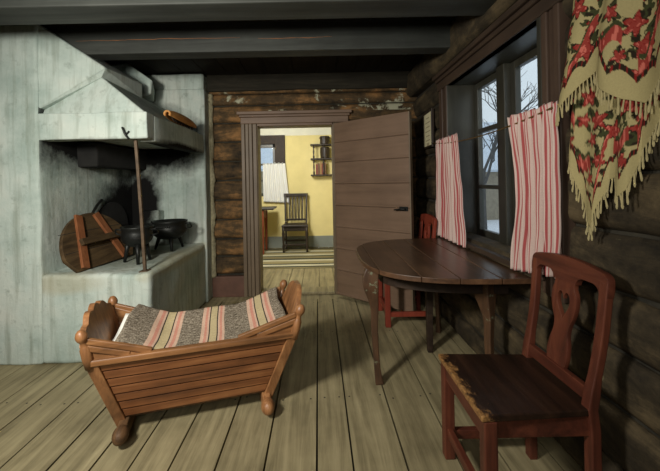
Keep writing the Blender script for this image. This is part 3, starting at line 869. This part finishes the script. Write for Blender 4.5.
# ------------------------------------------------------------------ table
TC, TA, TB, TZ = Vector((1.05, 2.335, 0)), .79, .615, .75
tb = thing('table', 'dark brown half oval table standing against the window wall', 'table', (.66, 2.355, 0))
def half_oval(sc=1.0, n=48, e=3.1):
    out = []
    for k in range(n + 1):
        t = PI / 2 + PI * k / n; c, s = math.cos(t), math.sin(t)
        out.append((TC.x + TA * sc * -abs(c) ** (2 / e), TC.y + TB * sc * math.copysign(abs(s) ** (2 / e), s)))
    return out
xs = [-9, .33, .52, .70, .90, 9]
def clip(poly, x0, x1):
    def cut(poly, inside, xx):
        out = []
        for p, q in zip(poly, poly[1:] + poly[:1]):
            if inside(p[0]): out.append(p)
            if inside(p[0]) != inside(q[0]):
                t = (xx - p[0]) / (q[0] - p[0]); out.append((xx, p[1] + (q[1] - p[1]) * t))
        return out
    return cut(cut(poly, lambda x: x >= x0, x0), lambda x: x <= x1, x1)
bm = B(); ho = half_oval(1, 64)
for a, b in zip(xs, xs[1:]):
    pl = clip(ho, a + .0015, b - .0015)
    if len(pl) < 3: continue
    v1 = [bm.verts.new((x, y, TZ)) for x, y in pl]; v2 = [bm.verts.new((x, y, TZ - .028)) for x, y in pl]
    bm.faces.new(v1)
    bm.faces.new(v2[::-1])
    for i in range(len(pl)):
        bm.faces.new([v1[i], v1[(i + 1) % len(pl)], v2[(i + 1) % len(pl)], v2[i]]).material_index = 1
obj('tabletop', bm, [M['table'], M['table_edge']], tb, True, .005)
bm = B()
ap = [(1.03, 1.92), (.66, 1.97), (.42, 2.12), (.39, 2.355), (.42, 2.60), (.66, 2.76), (1.03, 2.80)]
apd = smooth_path([(x, y, 0) for x, y in ap], 5)
sweep(bm, [(p.x, p.y, .667) for p in apd], (.025, .11), (0, 0, 1))
obj('apron', bm, M['table_dark'], tb, True, .003)
def cabriole(x, y, dx, dy, mat):
    bm = B(); d = Vector((dx, dy, 0)).normalized()
    pts = [(.0, .722), (.024, .66), (.024, .60), (.014, .54), (.004, .46), (.006, .34), (.0, .20), (-.008, .08), (-.018, .0)]
    wd = [.075, .092, .092, .070, .048, .042, .038, .040, .052]
    pp = smooth_path([(x - d.x * o - 0, y - d.y * o, z) for o, z in pts], 5)
    ws = smooth_path([(w, 0, 0) for w in wd], 5)
    sweep(bm, pp, [(w.x, w.x * .8) for w in ws], (-d.y, d.x, 0))
    return obj('leg', bm, mat, tb, True, .006)
cabriole(.335, 2.15, .35, -.03, M['table_leg'])
cabriole(.93, 1.93, .15, -.3, M['table_leg'])
cabriole(.95, 2.84, .2, .3, M['table_leg'])
bm = B(); sweep(bm, [(.785, 2.53, .70), (.785, 2.53, .4), (.785, 2.53, 0)], [(.05, .05), (.046, .046), (.036, .036)], (0, 1, 0))
bar(bm, (.785, 2.53, .68), (1.03, 2.53, .68), .03, .08)
obj('leg', bm, M['table_dark'], tb, True, .004)

# ------------------------------------------------------------------ chairs with heart backs
def heart(cx, cy, w, h, n=28):
    out = []
    for k in range(n):
        t = 2 * PI * k / n
        x = 16 * math.sin(t) ** 3; y = 13 * math.cos(t) - 5 * math.cos(2 * t) - 2 * math.cos(3 * t) - math.cos(4 * t)
        out.append((cx + x / 32 * w, cy + (y + 3) / 29 * h))
    return out
def lean(z):                                   # backward lean of the chair back above the seat
    t = max(0, z - .43)
    return .186 + .030 * min(1, t / .25) + .035 * (t / .47) ** 1.5
def red_chair(name, label, group, m_main, m_rail, m_seat, stretch=True):
    t = thing(name, label, 'chair', (0, 0, 0), 0, group)       # local: sitter faces -x
    hw = .19
    bm = B()
    pl = [(-.212, -hw - .024), (.192, -hw - .002), (.192, hw + .002), (-.212, hw + .024)]
    v1 = [bm.verts.new((x, y, .452)) for x, y in pl]; v2 = [bm.verts.new((x, y, .428)) for x, y in pl]
    bm.faces.new(v1); bm.faces.new(v2[::-1])
    for i in range(4): bm.faces.new([v1[i], v1[(i + 1) % 4], v2[(i + 1) % 4], v2[i]])
    so_ = obj('seat', bm, m_seat, t, bevel=.006, seg=3)
    bm = B()
    box(bm, -.195, -.173, -hw + .02, hw - .02, .355, .428); box(bm, .17, .19, -hw + .02, hw - .02, .355, .428)
    box(bm, -.18, .18, -hw + .005, -hw + .027, .355, .428); box(bm, -.18, .18, hw - .027, hw - .005, .355, .428)
    obj('seat_frame', bm, m_rail, t, bevel=.003)
    for s in (-1, 1):
        bm = B(); box(bm, -.202, -.157, s * hw - .022, s * hw + .022, 0, .428)
        obj('leg', bm, m_main, t, bevel=.004)
        bm = B()
        zs = [0, .2, .38, .45, .50, .56, .64, .72, .80, .86, .885]
        sweep(bm, [(.185 if z < .40 else lean(z) - .012, s * (hw - .012 + .012 * max(0, (z - .45) / .43)), z) for z in zs], [(.034, .040)] * 5 + [(.026, .036)] * 6, (0, 1, 0))
        obj('leg', bm, m_main, t, bevel=.004)
    # top rail with arched openings below and rounded corners above
    W = hw + .018
    out = [(W - .036, .835)]
    out += [(W, .835), (W + .002, .86)] + [(W - .045 + .045 * math.cos(a), .885 + .030 * math.sin(a)) for a in [PI / 2 * k / 6 for k in range(7)]]
    out += [(y, .915 + .016 * (1 - (y / (W - .045)) ** 2)) for y in [(W - .045) * (1 - k / 8) for k in range(1, 17)]]
    out += [(-W + .045 - .045 * math.sin(a), .885 + .030 * math.cos(a)) for a in [PI / 2 * k / 6 for k in range(7)]] + [(-W - .002, .86), (-W, .835), (-W + .036, .835)]
    for s in (-1, 1):                         # arched underside either side of the splat
        seq = []
        y0, y1 = W - .036, .062
        for k in range(9):
            a = PI / 2 * k / 8
            seq.append((y0 - .035 + .035 * math.cos(a), .835 + .032 * math.sin(a)))
        for k in range(9):
            a = PI / 2 * k / 8
            seq.append((y1 + .035 - .035 * math.sin(a), .835 + .032 * math.cos(a)))
        if s == -1: out += [(-y, z) for y, z in seq]
        else: out += seq[::-1]
    clean = [out[0]]
    for p in out[1:]:
        if (p[0] - clean[-1][0]) ** 2 + (p[1] - clean[-1][1]) ** 2 > 1e-8: clean.append(p)
    if (clean[0][0] - clean[-1][0]) ** 2 + (clean[0][1] - clean[-1][1]) ** 2 < 1e-8: clean.pop()
    def bend(bm, th_off=0):
        bmesh.ops.triangulate(bm, faces=bm.faces[:])
        for v in bm.verts:
            y, z, x = v.co
            v.co = Vector((lean(z) - .012 + x, y, z))
        return bm
    obj('top_rail', bend(plate(clean, [], .024)), m_rail, t, bevel=.004)
    bm = B(); bar(bm, (lean(.49) - .012, -hw + .02, .49), (lean(.49) - .012, hw - .02, .49), .022, .05)
    obj('lower_rail', bm, m_rail, t, bevel=.003)
    half = [(.048, .51), (.056, .55), (.050, .60), (.040, .635), (.042, .67), (.058, .71), (.068, .75), (.066, .79), (.054, .82), (.060, .85)]
    hs = smooth_path([(a, b, 0) for a, b in half], 4)
    sp = [(p.x, p.y) for p in hs] + [(-p.x, p.y) for p in hs[::-1]]
    obj('splat', bend(plate(sp, [heart(0, .735, .070, .112)], .016)), m_main, t, bevel=.002)
    if stretch:
        for s in (-1, 1):
            bm = B(); box(bm, -.16, .17, s * hw - .014, s * hw + .014, .085, .125)
            obj('stretcher', bm, m_rail, t, bevel=.003)
        bm = B(); box(bm, -.192, -.168, -hw + .02, hw - .02, .10, .14)
        obj('stretcher', bm, m_rail, t, bevel=.003)
    return t
GRP = 'red chairs with heart backs'
c1 = red_chair('chair', 'red wooden chair with heart cutout and worn dark seat in front of the table', GRP, M['red_wood'], M['red_wood_y'], M['seat'])
c1.location = (.744, 1.385, 0)
c2 = red_chair('chair', 'bright red wooden chair tucked behind the half oval table', GRP, M['red_bright'], M['red_bright'], M['red_bright'])
c2.location = (.75, 3.165, 0)

# ------------------------------------------------------------------ curtains on a thin rod
XC = 1.026
bm = B()
rp = [(XC, y, 1.512 + .07 * abs(y - 2.25) ** 2) for y in [1.468 + 1.652 * k / 16 for k in range(17)]]
sweep(bm, rp, .004, (1, 0, 0), 8)
for y in (1.478, 3.10):
    sweep(bm, [(XC, y, 1.564), (XR - .03, y, 1.564)], .005, (0, 0, 1), 8)
tag(obj('curtain_rod', bm, M['brass'], smooth=True), 'thin brass curtain rod across the dark window', 'curtain rod')

def curtain(name, label, top, bot, nf, amp, ztop, zbot, seed, wid, edge_l=None, mat=None, x0=XC, front=-1):
    """top/bot: (y far, y near) at rod and hem"""
    bm = B()
    def f(u, v):
        a = top[0] + (top[1] - top[0]) * u; b = bot[0] + (bot[1] - bot[0]) * u
        s = v ** .8
        y = a + (b - a) * s
        if edge_l: y += edge_l(u, v)
        ph = 2 * PI * nf * u + 1.2 * noise.noise((u * 3, v * 1.5, seed))
        gather = 1 - .35 * math.exp(-((v - .04) / .03) ** 2)
        x = x0 + amp * gather * math.sin(ph) * (.75 + .5 * v) + .008 * noise.noise((u * 9, v * 5, seed + 3))
        y += .25 * amp * math.cos(ph) * gather
        z = ztop + (zbot(u) - ztop) * v + .006 * math.sin(ph * 1.0) * (1 if v < .03 else 0)
        if v < .05: z += .012 * noise.noise((u * 16, seed, 1))
        return (x, y, z)
    grid(bm, f, 110, 60, uv=lambda a, b: (a * wid, b))
    o = obj(name, bm, mat or M['stripe'])
    sm = o.modifiers.new('thick', 'SOLIDIFY'); sm.thickness = .0025; sm.offset = 0
    return tag(o, label, 'curtain', 'window curtains')
curtain('curtain', 'short red striped curtain nearest the door behind the table', (3.02, 2.56), (3.06, 2.435), 7, .017, 1.578, lambda u: .765, 3.0, .40)
curtain('curtain', 'long red striped curtain between table and heart back chair', (1.885, 1.485), (1.86, 1.475), 6, .020, 1.572, lambda u: .762 + .055 * u, 11.0, .42,
        lambda u, v: -.05 * math.exp(-((v - .5) / .3) ** 2) * (1 - u) ** 1.5)

# ------------------------------------------------------------------ tapestry cloth hanging on the right wall
tp = thing('tapestry_cloth', 'cream rose patterned cloth with fringe hanging folded on the log wall', 'cloth', (XR - .06, 1.25, 2.13))
CREAM, RED, DRED, GREEN, BLACK, PINK = [srgb(*c)[:3] for c in ((172, 160, 114), (150, 60, 52), (132, 34, 32), (62, 66, 40), (42, 36, 26), (204, 110, 96))]
rng = random.Random(3)
roses = []
for row in range(16):
    for colm in range(9):
        roses.append((.85 + colm * .105 + (.052 if row % 2 else 0) + rng.uniform(-.02, .02), .98 + row * .082 + rng.uniform(-.02, .02), rng.uniform(.020, .038), rng.uniform(0, 6)))
def pattern(a, b, border, Y=0, Z=0):
    """a: metres along the cloth's width, b: metres up from its fringed edge"""
    if b < .012: return CREAM
    if border:
        sc = .052 + .026 * abs(math.sin(a * 26))
        if abs(b - sc) < .008: return BLACK if math.sin(a * 200) > -.6 else DRED
        if b < sc: return CREAM
        sc2 = .12 + .035 * math.sin(a * 26 + 1)
        if abs(b - sc2) < .019 and math.sin(a * 26 + 2.5) > -.55: return RED if noise.noise((a * 40, b * 40, 1)) > -.15 else PINK
        if abs(b - sc2 - .026) < .006 and math.sin(a * 26 + 2.5) > -.4: return GREEN
    col = None; a, b = Y, Z
    for (ra, rb, rr, ph) in roses:
        dx, dy = a - ra, b - rb; d = math.hypot(dx, dy)
        if d > rr * 2.3: continue
        th = math.atan2(dy, dx)
        pet = rr * (.8 + .25 * math.cos(5 * th + ph))
        if d < pet:
            n_ = noise.noise((a * 70, b * 70, 5))
            if abs(math.sin(d / rr * 7 + th + ph)) < .28 and d > .2 * rr: return DRED
            return PINK if n_ > .25 else RED
        if d < pet * 1.16 + .0015: return BLACK if math.sin(9 * th) > -.3 else DRED
        leaf = rr * (1.4 + .85 * max(0, math.cos(3 * th + ph * 2)) ** 3)
        if d < leaf and math.cos(3 * th + ph * 2) > .35 and noise.noise((a * 55, b * 55, 2)) > -.28: col = GREEN if noise.noise((a * 60, b * 60, 9)) > -.1 else BLACK
    return col or CREAM
def poly_at(P, s):
    L = [0]
    for p, q in zip(P, P[1:]): L.append(L[-1] + math.hypot(q[0] - p[0], q[1] - p[1]))
    d = s * L[-1]
    for i in range(len(P) - 1):
        if d <= L[i + 1] + 1e-9:
            t = (d - L[i]) / max(1e-9, L[i + 1] - L[i]); return (P[i][0] + (P[i + 1][0] - P[i][0]) * t, P[i][1] + (P[i + 1][1] - P[i][1]) * t), L[-1]
    return P[-1], L[-1]
def cloth(name, x0, topL, topR, ztop, bottom, nf, amp, seed, bulge=None, border=True):
    nu, nv = 150, 190
    bm = B(); cl = bm.loops.layers.float_color.new('weave'); V = []; K = []
    edge = []
    for j in range(nv + 1):
        v = j / nv; row = []; kr = []
        for i in range(nu + 1):
            u = i / nu; (by, bz), L = poly_at(bottom, u)
            ty = topL + (topR - topL) * u
            w = v ** 1.15
            y = ty + (by - ty) * w + (bulge(u, v) if bulge else 0)
            z = ztop + (bz - ztop) * v
            ph = 2 * PI * nf * u + .8 * noise.noise((u * 3, v * 2, seed))
            x = x0 - amp * math.sin(ph) * (.45 + .55 * v) - .006 * noise.noise((y * 12, z * 10, seed))
            row.append(bm.verts.new((x, y, z)))
            kr.append(pattern(u * L * 1.25 + seed, (1 - v) * (ztop - bz) * .8, border, y, z))
            if j == nv: edge.append(Vector((x, y, z)))
        V.append(row); K.append(kr)
    for j in range(nv):
        for i in range(nu):
            f = bm.faces.new([V[j][i], V[j][i + 1], V[j + 1][i + 1], V[j + 1][i]]); f.smooth = True
            for l, (a, b) in zip(f.loops, ((j, i), (j, i + 1), (j + 1, i + 1), (j + 1, i))): l[cl] = (*K[a][b], 1)
    o = obj(name, bm, M['tapestry'], tp, True)
    sm = o.modifiers.new('thick', 'SOLIDIFY'); sm.thickness = .004; sm.offset = 0
    bm = B(); L = sum((q - p).length for p, q in zip(edge, edge[1:])); n = int(L / .017)
    for k in range(n):
        p = edge[min(nu, int(nu * (k + .5) / n))]
        ln = random.uniform(.032, .05); dx, dy = random.uniform(-.006, .006), random.uniform(-.008, .008)
        sweep(bm, [p + Vector((0, 0, .004)), p + Vector((dx * .5, dy * .5, -ln * .5)), p + Vector((dx, dy, -ln)), p + Vector((dx, dy, -ln - .008))], [.0022, .0024, .0036, .0018], (0, 1, 0), 5)
    obj('fringe', bm, M['fringe'], o, False) if False else obj('fringe', bm, M['fringe'], o.parent, True)
    return o
cloth('front_fold', 1.00, 1.325, .98, 2.135, [(1.462, 1.50), (1.40, 1.545), (1.33, 1.60), (1.262, 1.63), (1.22, 1.555), (1.15, 1.50), (1.08, 1.47), (.98, 1.55)], 2.2, .016, 1.0,
      lambda u, v: -.018 * math.sin(PI * v) * (1 - u))
cloth('under_fold', 1.035, 1.36, 1.0, 2.13, [(1.432, 1.36), (1.412, 1.25), (1.385, 1.15), (1.345, 1.07), (1.318, 1.05), (1.29, 1.14), (1.255, 1.235), (1.225, 1.24), (1.197, 1.175), (1.165, 1.20), (1.13, 1.33), (1.03, 1.42)], 3.2, .012, 5.0)

# ------------------------------------------------------------------ small framed print
pf = thing('framed_print', 'small framed print hanging on the log wall beside the window casing', 'picture', (XR - .045, 3.32, 1.715))
pf.rotation_euler = (0, 0, math.radians(-3))
PFW, PFH = .15, .165
bm = B()
for a in (-1, 1):
    box(bm, -.012, .012, a * PFW - .011, a * PFW + .011, -PFH - .011, PFH + .011)
    box(bm, -.012, .012, -PFW, PFW, a * PFH - .011, a * PFH + .011)
obj('picture_frame', bm, M['black_wood'], pf, bevel=.003)
bm = B(); box(bm, -.004, .008, -PFW, PFW, -PFH, PFH)
obj('print', bm, M['paper'], pf)
bm = B()
for k in range(6):
    z = .11 - k * .042; w = (.05, .08, .07, .085, .06, .075)[k]
    box(bm, -.0052, -.0045, -w, w, z - .006, z + .004)
box(bm, -.0052, -.0045, -.045, .045, -.155, -.125)
obj('faded_picture', bm, M['ink'], pf)

# ------------------------------------------------------------------ the room beyond the door
bm = B(); boards(bm, -2.4, 1.24, YB + .16, YO + .02, 0, along='y', w=(.16, .24))
box(bm, -2.4, 1.24, YB + .16, YO + .02, -.06, -.031, mi=1)
struct('floor_beyond', bm, [M['floor'], M['floor_gap']])
bm = B(); box(bm, -2.4, 1.24, YB + .16, YO + .05, 2.36, 2.40)
struct('ceiling_beyond', bm, M['frieze'])
W2 = (-1.62, -.80, .98, 1.97)                # window opening x0,x1,z0,z1
bm = B()
for (x0, x1, z0, z1) in ((-2.4, W2[0], 0, 2.12), (W2[1], 1.24, 0, 2.12), (W2[0], W2[1], 0, W2[2]), (W2[0], W2[1], W2[3], 2.12)):
    box(bm, x0, x1, YO, YO + .16, z0, z1)
box(bm, -2.4, 1.24, YO - .006, YO + .16, 2.12, 2.40, mi=1)
struct('wall_beyond', bm, [M['yellow'], M['frieze']])
for nm, x0, x1 in (('wall_beyond_left', -2.5, -2.4), ('wall_beyond_right', 1.24, 1.34)):
    bm = B(); box(bm, x0, x1, YB + .16, YO + .16, 0, 2.40); struct(nm, bm, M['yellow'])
bm = B()
for (x0, x1, z0, z1) in ((-2.4, DX0 - .02, 0, 2.4), (DX1 + .02, 1.24, 0, 2.4), (DX0 - .02, DX1 + .02, DZ + .02, 2.4)):
    box(bm, x0, x1, YB + .161, YB + .18, z0, z1)
struct('wall_beyond_front', bm, M['yellow'])
bm = B(); box(bm, -2.4, 1.24, YO - .025, YO, 0, .215)
struct('baseboard_beyond', bm, M['grey_skirt'], bevel=.004)
w2 = link(bpy.data.objects.new('window_2', None)); w2['kind'] = 'structure'; w2.location = (-1.2, YO, .98)
bm = B()
box(bm, W2[1] - .005, W2[1] + .19, YO - .035, YO, .90, 2.13); box(bm, W2[0] - .19, W2[0] + .005, YO - .035, YO, .90, 2.13)
box(bm, W2[0], W2[1], YO - .035, YO, 1.965, 2.13)
obj('window_casing', bm, M['table_dark'], w2, True, .005)
bm = B(); y0, y1 = YO + .03, YO + .07
for (x0, x1, z0, z1) in ((W2[0], W2[0] + .05, .98, 1.97), (W2[1] - .05, W2[1], .98, 1.97), (W2[0], W2[1], .98, 1.04), (W2[0], W2[1], 1.90, 1.97), (W2[0], W2[1], 1.565, 1.60), (W2[0], W2[1], 1.26, 1.29), (-1.24, -1.16, .98, 1.97)):
    box(bm, x0, x1, y0, y1, z0, z1)
obj('window_frame', bm, M['sash'], w2, True, .004)
for (x0, x1) in ((W2[0] + .045, -1.235), (-1.165, W2[1] - .045)):
    for (z0, z1) in ((1.035, 1.265), (1.285, 1.57), (1.595, 1.905)):
        bm = B(); box(bm, x0, x1, YO + .048, YO + .052, z0, z1); obj('pane', bm, M['glass'], w2, True)

bm = B(); grid(bm, lambda u, v: (-1.8 + 2.7 * u, 5.02 + 1.50 * v, .007 + .003 * noise.noise((u * 9, v * 9, 1))), 30, 40, uv=lambda a, b: (a, b))
o = obj('rag_rug', bm, M['rug']); sm = o.modifiers.new('thick', 'SOLIDIFY'); sm.thickness = .006; sm.offset = -1
tag(o, 'striped rag rug on the floor of the yellow room', 'rug')

# white curtain over the lower window
bm = B()
def wc(u, v):
    ya = -1.03 + .42 * u; yb = -1.03 + .49 * u
    x = ya + (yb - ya) * v; ph = 2 * PI * 6 * u + .8 * noise.noise((u * 3, v * 2, 9))
    return (x, YO - .062 + .012 * math.sin(ph), 1.60 - .75 * v + .008 * math.sin(ph) * (v < .02) + (.03 * (1 - u) * v))
grid(bm, wc, 80, 30, uv=lambda a, b: (a * .6, b))
o = obj('curtain', bm, M['lace']); sm = o.modifiers.new('thick', 'SOLIDIFY'); sm.thickness = .002
tag(o, 'white cotton half curtain on the window of the yellow room', 'curtain', 'curtain of the far room')
bm = B(); sweep(bm, [(-1.75, YO - .062, 1.59), (-.60, YO - .062, 1.59)], .005, (0, 0, 1), 8)
for x in (-1.74, -.615): sweep(bm, [(x, YO - .062, 1.59), (x, YO - .02, 1.59)], .005, (0, 0, 1), 8)
tag(obj('curtain_rod', bm, M['black_wood'], smooth=True), 'dark rod holding the white half curtain in the yellow room', 'curtain rod')

# red table by the far window
rt = thing('side_table', 'red brown side table with dark top under the far window', 'table', (-1.35, 6.2, .0112))
bm = B(); box(bm, -.60, .58, -.26, .26, .76, .79)
obj('tabletop', bm, M['black_wood'], rt, bevel=.006)
bm = B()
box(bm, -.46, .40, -.215, -.195, .60, .76); box(bm, -.46, .40, .195, .215, .60, .76); box(bm, -.46, -.44, -.2, .2, .60, .76); box(bm, .38, .40, -.2, .2, .60, .76)
obj('apron', bm, M['red_table'], rt, bevel=.003)
for x in (-.445, .385):
    for y in (-.2, .2):
        bm = B(); sweep(bm, [(x, y, .76), (x, y, .5), (x, y, 0)], [(.055, .055), (.05, .05), (.034, .034)], (0, 1, 0))
        obj('leg', bm, M['red_table'], rt, bevel=.004)

# dark slat-back chair
sc_ = thing('slat_chair', 'dark slat back chair standing against the yellow wall', 'chair', (-.42, 6.30, .0112))
bm = B()
pl = [(-.235, -.20), (.235, -.20), (.205, .19), (-.205, .19)]
v1 = [bm.verts.new((x, y, .475)) for x, y in pl]; v2 = [bm.verts.new((x, y, .44)) for x, y in pl]
bm.faces.new(v1); bm.faces.new(v2[::-1])
for i in range(4): bm.faces.new([v1[i], v1[(i + 1) % 4], v2[(i + 1) % 4], v2[i]])
obj('seat', bm, M['black_wood'], sc_, bevel=.008)
bm = B(); box(bm, -.20, .20, -.175, -.155, .37, .44); box(bm, -.19, .19, .15, .17, .37, .44); box(bm, -.20, -.18, -.16, .16, .37, .44); box(bm, .18, .20, -.16, .16, .37, .44)
obj('seat_frame', bm, M['black_wood'], sc_, bevel=.003)
for s in (-1, 1):
    bm = B(); lathe(bm, [(0, 0), (.016, 0), (.018, .05), (.026, .10), (.018, .14), (.024, .24), (.028, .33), (.022, .36), (.028, .44), (0, .44)], Matrix.Translation((s * .205, -.17, 0)), 14)
    obj('leg', bm, M['black_wood'], sc_, smooth=True)
    bm = B(); sweep(bm, [(s * .19, .17, 0), (s * .19, .165, .45), (s * .195, .20, .75), (s * .20, .235, 1.0)], (.034, .036), (0, 1, 0))
    obj('leg', bm, M['black_wood'], sc_, bevel=.004)
bm = B(); bar(bm, (-.225, .232, .985), (.225, .232, .985), .028, .065); obj('top_rail', bm, M['black_wood'], sc_, bevel=.008)
bm = B(); bar(bm, (-.19, .177, .535), (.19, .177, .535), .022, .035); obj('lower_rail', bm, M['black_wood'], sc_, bevel=.003)
for k in range(5):
    x = -.125 + .0625 * k
    bm = B(); sweep(bm, [(x * .9, .178, .55), (x * .95, .198, .75), (x, .230, .96)], (.026, .012), (0, 1, 0))
    obj('back_slat', bm, M['black_wood'], sc_, bevel=.003)
for (a, b) in (((-.205, -.17, .13), (.205, -.17, .13)), ((-.2, -.16, .20), (-.19, .165, .20)), ((.2, -.16, .20), (.19, .165, .20)), ((-.19, .168, .15), (.19, .168, .15))):
    bm = B(); bar(bm, a, b, .024, .032); obj('stretcher', bm, M['black_wood'], sc_, bevel=.003)

# hanging spindle shelf with vessel and books
sh = thing('wall_shelf', 'dark two tier spindle shelf hanging on the yellow wall', 'shelf', (.13, 6.52, 1.343))
for z in (0, .30, .562):
    bm = B(); box(bm, -.26, .24, -.085, .10, z, z + .028); obj('shelf_board', bm, M['black_wood'], sh, bevel=.006)
for x in (-.20, -.02, .19):
    for z0, z1 in ((.028, .30), (.328, .562)):
        bm = B(); h = z1 - z0
        lathe(bm, [(0, 0), (.014, 0), (.018, h * .15), (.010, h * .25), (.016, h * .5), (.010, h * .75), (.018, h * .85), (.014, h), (0, h)], Matrix.Translation((x, -.06, z0)), 10)
        obj('spindle', bm, M['black_wood'], sh, smooth=True)
bm = B(); lathe(bm, [(0, 0), (.09, 0), (.09, .10), (.10, .105), (.10, .125), (.09, .13), (.09, .145), (0, .145)], Matrix.Translation((0, 0, 0)), 24)
o = obj('wooden_canister', bm, M['black_wood'], smooth=False, bevel=.003); o.location = (.14, 6.52, 1.934)
tag(o, 'dark round canister standing on top of the spindle shelf', 'canister')
bm = B(); lathe(bm, [(0, 0), (.085, 0), (.092, .11), (.09, .19), (.08, .205), (0, .21)], Matrix.Translation((0, 0, 0)), 24)
o = obj('wooden_tub', bm, M['black_wood'], bevel=.003); o.location = (.14, 6.54, 1.672)
tag(o, 'dark tub on the upper tier of the spindle shelf', 'tub')
leath = [plain('red_leather_binding', srgb(112, 48, 36), .6), plain('brown_leather_binding', srgb(96, 66, 42), .6), plain('tan_paper_binding', srgb(150, 116, 74), .7)]
xx = -.165
for k, (w, h, lb) in enumerate(((.035, .19, 'red bound book, leftmost on the lower tier of the spindle shelf'), (.03, .21, 'brown bound book second on the lower tier of the spindle shelf'), (.028, .23, 'tan bound book third on the lower tier of the spindle shelf'),
                                (.04, .20, 'red bound book beside the tan one on the spindle shelf'), (.03, .22, 'brown bound book at the end of the row on the spindle shelf'))):
    b = thing('book', lb, 'book', (.13 + xx + w / 2, 6.53, 1.3715), 0, 'books on the spindle shelf')
    bm = B(); box(bm, -w / 2, w / 2, -.055, -.051, 0, h); box(bm, -w / 2, -w / 2 + .003, -.052, .055, 0, h); box(bm, w / 2 - .003, w / 2, -.052, .055, 0, h)
    obj('cover', bm, leath[k % 3], b)
    bm = B(); box(bm, -w / 2 + .003, w / 2 - .003, -.05, .05, .003, h - .004); obj('pages', bm, M['paper'], b)
    xx += w + .006

# ------------------------------------------------------------------ outside
bm = B(); grid(bm, lambda u, v: (-50 + 110 * u, -10 + 90 * v, -.55 + .15 * noise.noise((u * 20, v * 20, 0))), 40, 40)
bm.faces.ensure_lookup_table()
o = obj('snowy_ground', bm, M['snow']); o['kind'] = 'structure'
def house(name, label, loc, rotz, L, Wd, H, R):
    t = thing(name, label, 'house', loc, rotz)
    bm = B(); hull(bm, [(x * L / 2, y * Wd / 2, z) for x in (-1, 1) for y in (-1, 1) for z in (0, H)] + [(x * L / 2, 0, H + R) for x in (-1, 1)])
    obj('house_wall', bm, M['house_wall'], t)
    bm = B()
    for y in (-1, 1):
        bar(bm, (-L / 2 - .3, y * (Wd / 4 + .12), H + R / 2 - .0), (L / 2 + .3, y * (Wd / 4 + .12), H + R / 2), math.hypot(Wd / 2 + .3, R + .2), .12, Vector((0, y * R, Wd / 2)))
    obj('roof', bm, M['roof'], t)
    for k in (-1, 0, 1):
        bm = B(); box(bm, k * L / 3.2 - .4, k * L / 3.2 + .4, -Wd / 2 - .04, -Wd / 2 + .02, .9, 2.0); obj('window', bm, M['black_wood'], t)
    return t
house('house', 'grey timber house with frosted roof seen through the right window', (8.6, 17.5, -.55), math.radians(8), 9, 5, 2.2, 2.2)
house('house', 'grey timber house with frosted roof seen through the far room window', (-4.5, 17.0, -.55), 0, 9, 5, 2.4, 2.0)
def tree(label, loc, h, seed):
    rg = random.Random(seed); bm = B()
    def grow(p, d, ln, r, dep):
        q = p + d * ln; mid = (p + q) / 2 + Vector((rg.uniform(-1, 1), rg.uniform(-1, 1), rg.uniform(-.3, .3))) * ln * .07
        sweep(bm, [p, mid, q], [r, r * .85, r * .68], (.3, .9, .1), 5)
        if dep == 0: return
        for k in range(3 if dep > 1 else 4):
            ax = Vector((rg.uniform(-1, 1), rg.uniform(-1, 1), rg.uniform(-.5, .5))).normalized()
            nd = (Matrix.Rotation(rg.uniform(.35, .95), 3, ax) @ d + Vector((0, 0, .12))).normalized()
            grow(q if k < 2 else mid.lerp(q, .5), nd, ln * rg.uniform(.62, .85), r * .6, dep - 1)
    grow(Vector((0, 0, 0)), Vector((0, 0, 1)), h, .085, 5)
    o = obj('bare_tree', bm, M['bark']); o.location = loc
    return tag(o, label, 'tree', 'bare trees outside the window')
tree('bare winter tree outside the right window', (5.6, 11.8, -.55), 2.0, 4)
tree('second bare winter tree beside the house outside the right window', (3.0, 7.2, -.55), 1.3, 9)

# ------------------------------------------------------------------ light
w = bpy.data.worlds.new('winter_sky'); S.world = w; w.use_nodes = True
bg = w.node_tree.nodes['Background']; bg.inputs[0].default_value = (.74, .82, .92, 1); bg.inputs[1].default_value = 1.05
def area(name, loc, target, size, power, col):
    l = bpy.data.lights.new(name, 'AREA'); l.shape = 'DISK'; l.size = size; l.energy = power; l.color = col
    o = link(bpy.data.objects.new(name, l)); o.location = loc
    o.rotation_euler = (Vector(target) - Vector(loc)).to_track_quat('-Z', 'Y').to_euler(); return o
def spot(name, loc, target, ang, blend, rad, power, col):
    l = bpy.data.lights.new(name, 'SPOT'); l.spot_size = math.radians(ang); l.spot_blend = blend; l.shadow_soft_size = rad; l.energy = power; l.color = col
    o = link(bpy.data.objects.new(name, l)); o.location = loc
    o.rotation_euler = (Vector(target) - Vector(loc)).to_track_quat('-Z', 'Y').to_euler(); return o
spot('photo_lamp', (-1.25, .35, 1.78), (-.45, 2.9, .85), 146, 1.0, .16, 250, (1, .95, .86))
area('fill_light', (-.4, -.9, 1.9), (.2, 3.4, 1.2), .9, 20, (1, .95, .86))  # unseen soft fill, added to lift the faces the key lamp misses
area('far_room_lamp', (-.9, 4.4, 2.15), (-.3, 6.6, 1.1), .5, 52, (1, .97, .88))

# ------------------------------------------------------------------ camera
cam = bpy.data.cameras.new('camera'); co = link(bpy.data.objects.new('camera', cam)); S.camera = co
cam.sensor_width = 36; cam.lens = 350 * 36 / 660; cam.clip_start = .02
cam.shift_x = 12 / 660; cam.shift_y = -(235.5 - 181) / 660
roll = math.radians(1.15)
co.matrix_world = Matrix.Translation((0, 0, 1.25)) @ (Matrix.Rotation(PI / 2, 4, 'X') @ Matrix.Rotation(-roll, 4, 'Z'))
S.view_settings.view_transform = 'Standard'; S.view_settings.look = 'None'
S.view_settings.exposure = 0; S.view_settings.gamma = 1; S.view_settings.use_curve_mapping = False
S.cycles.max_bounces = 8
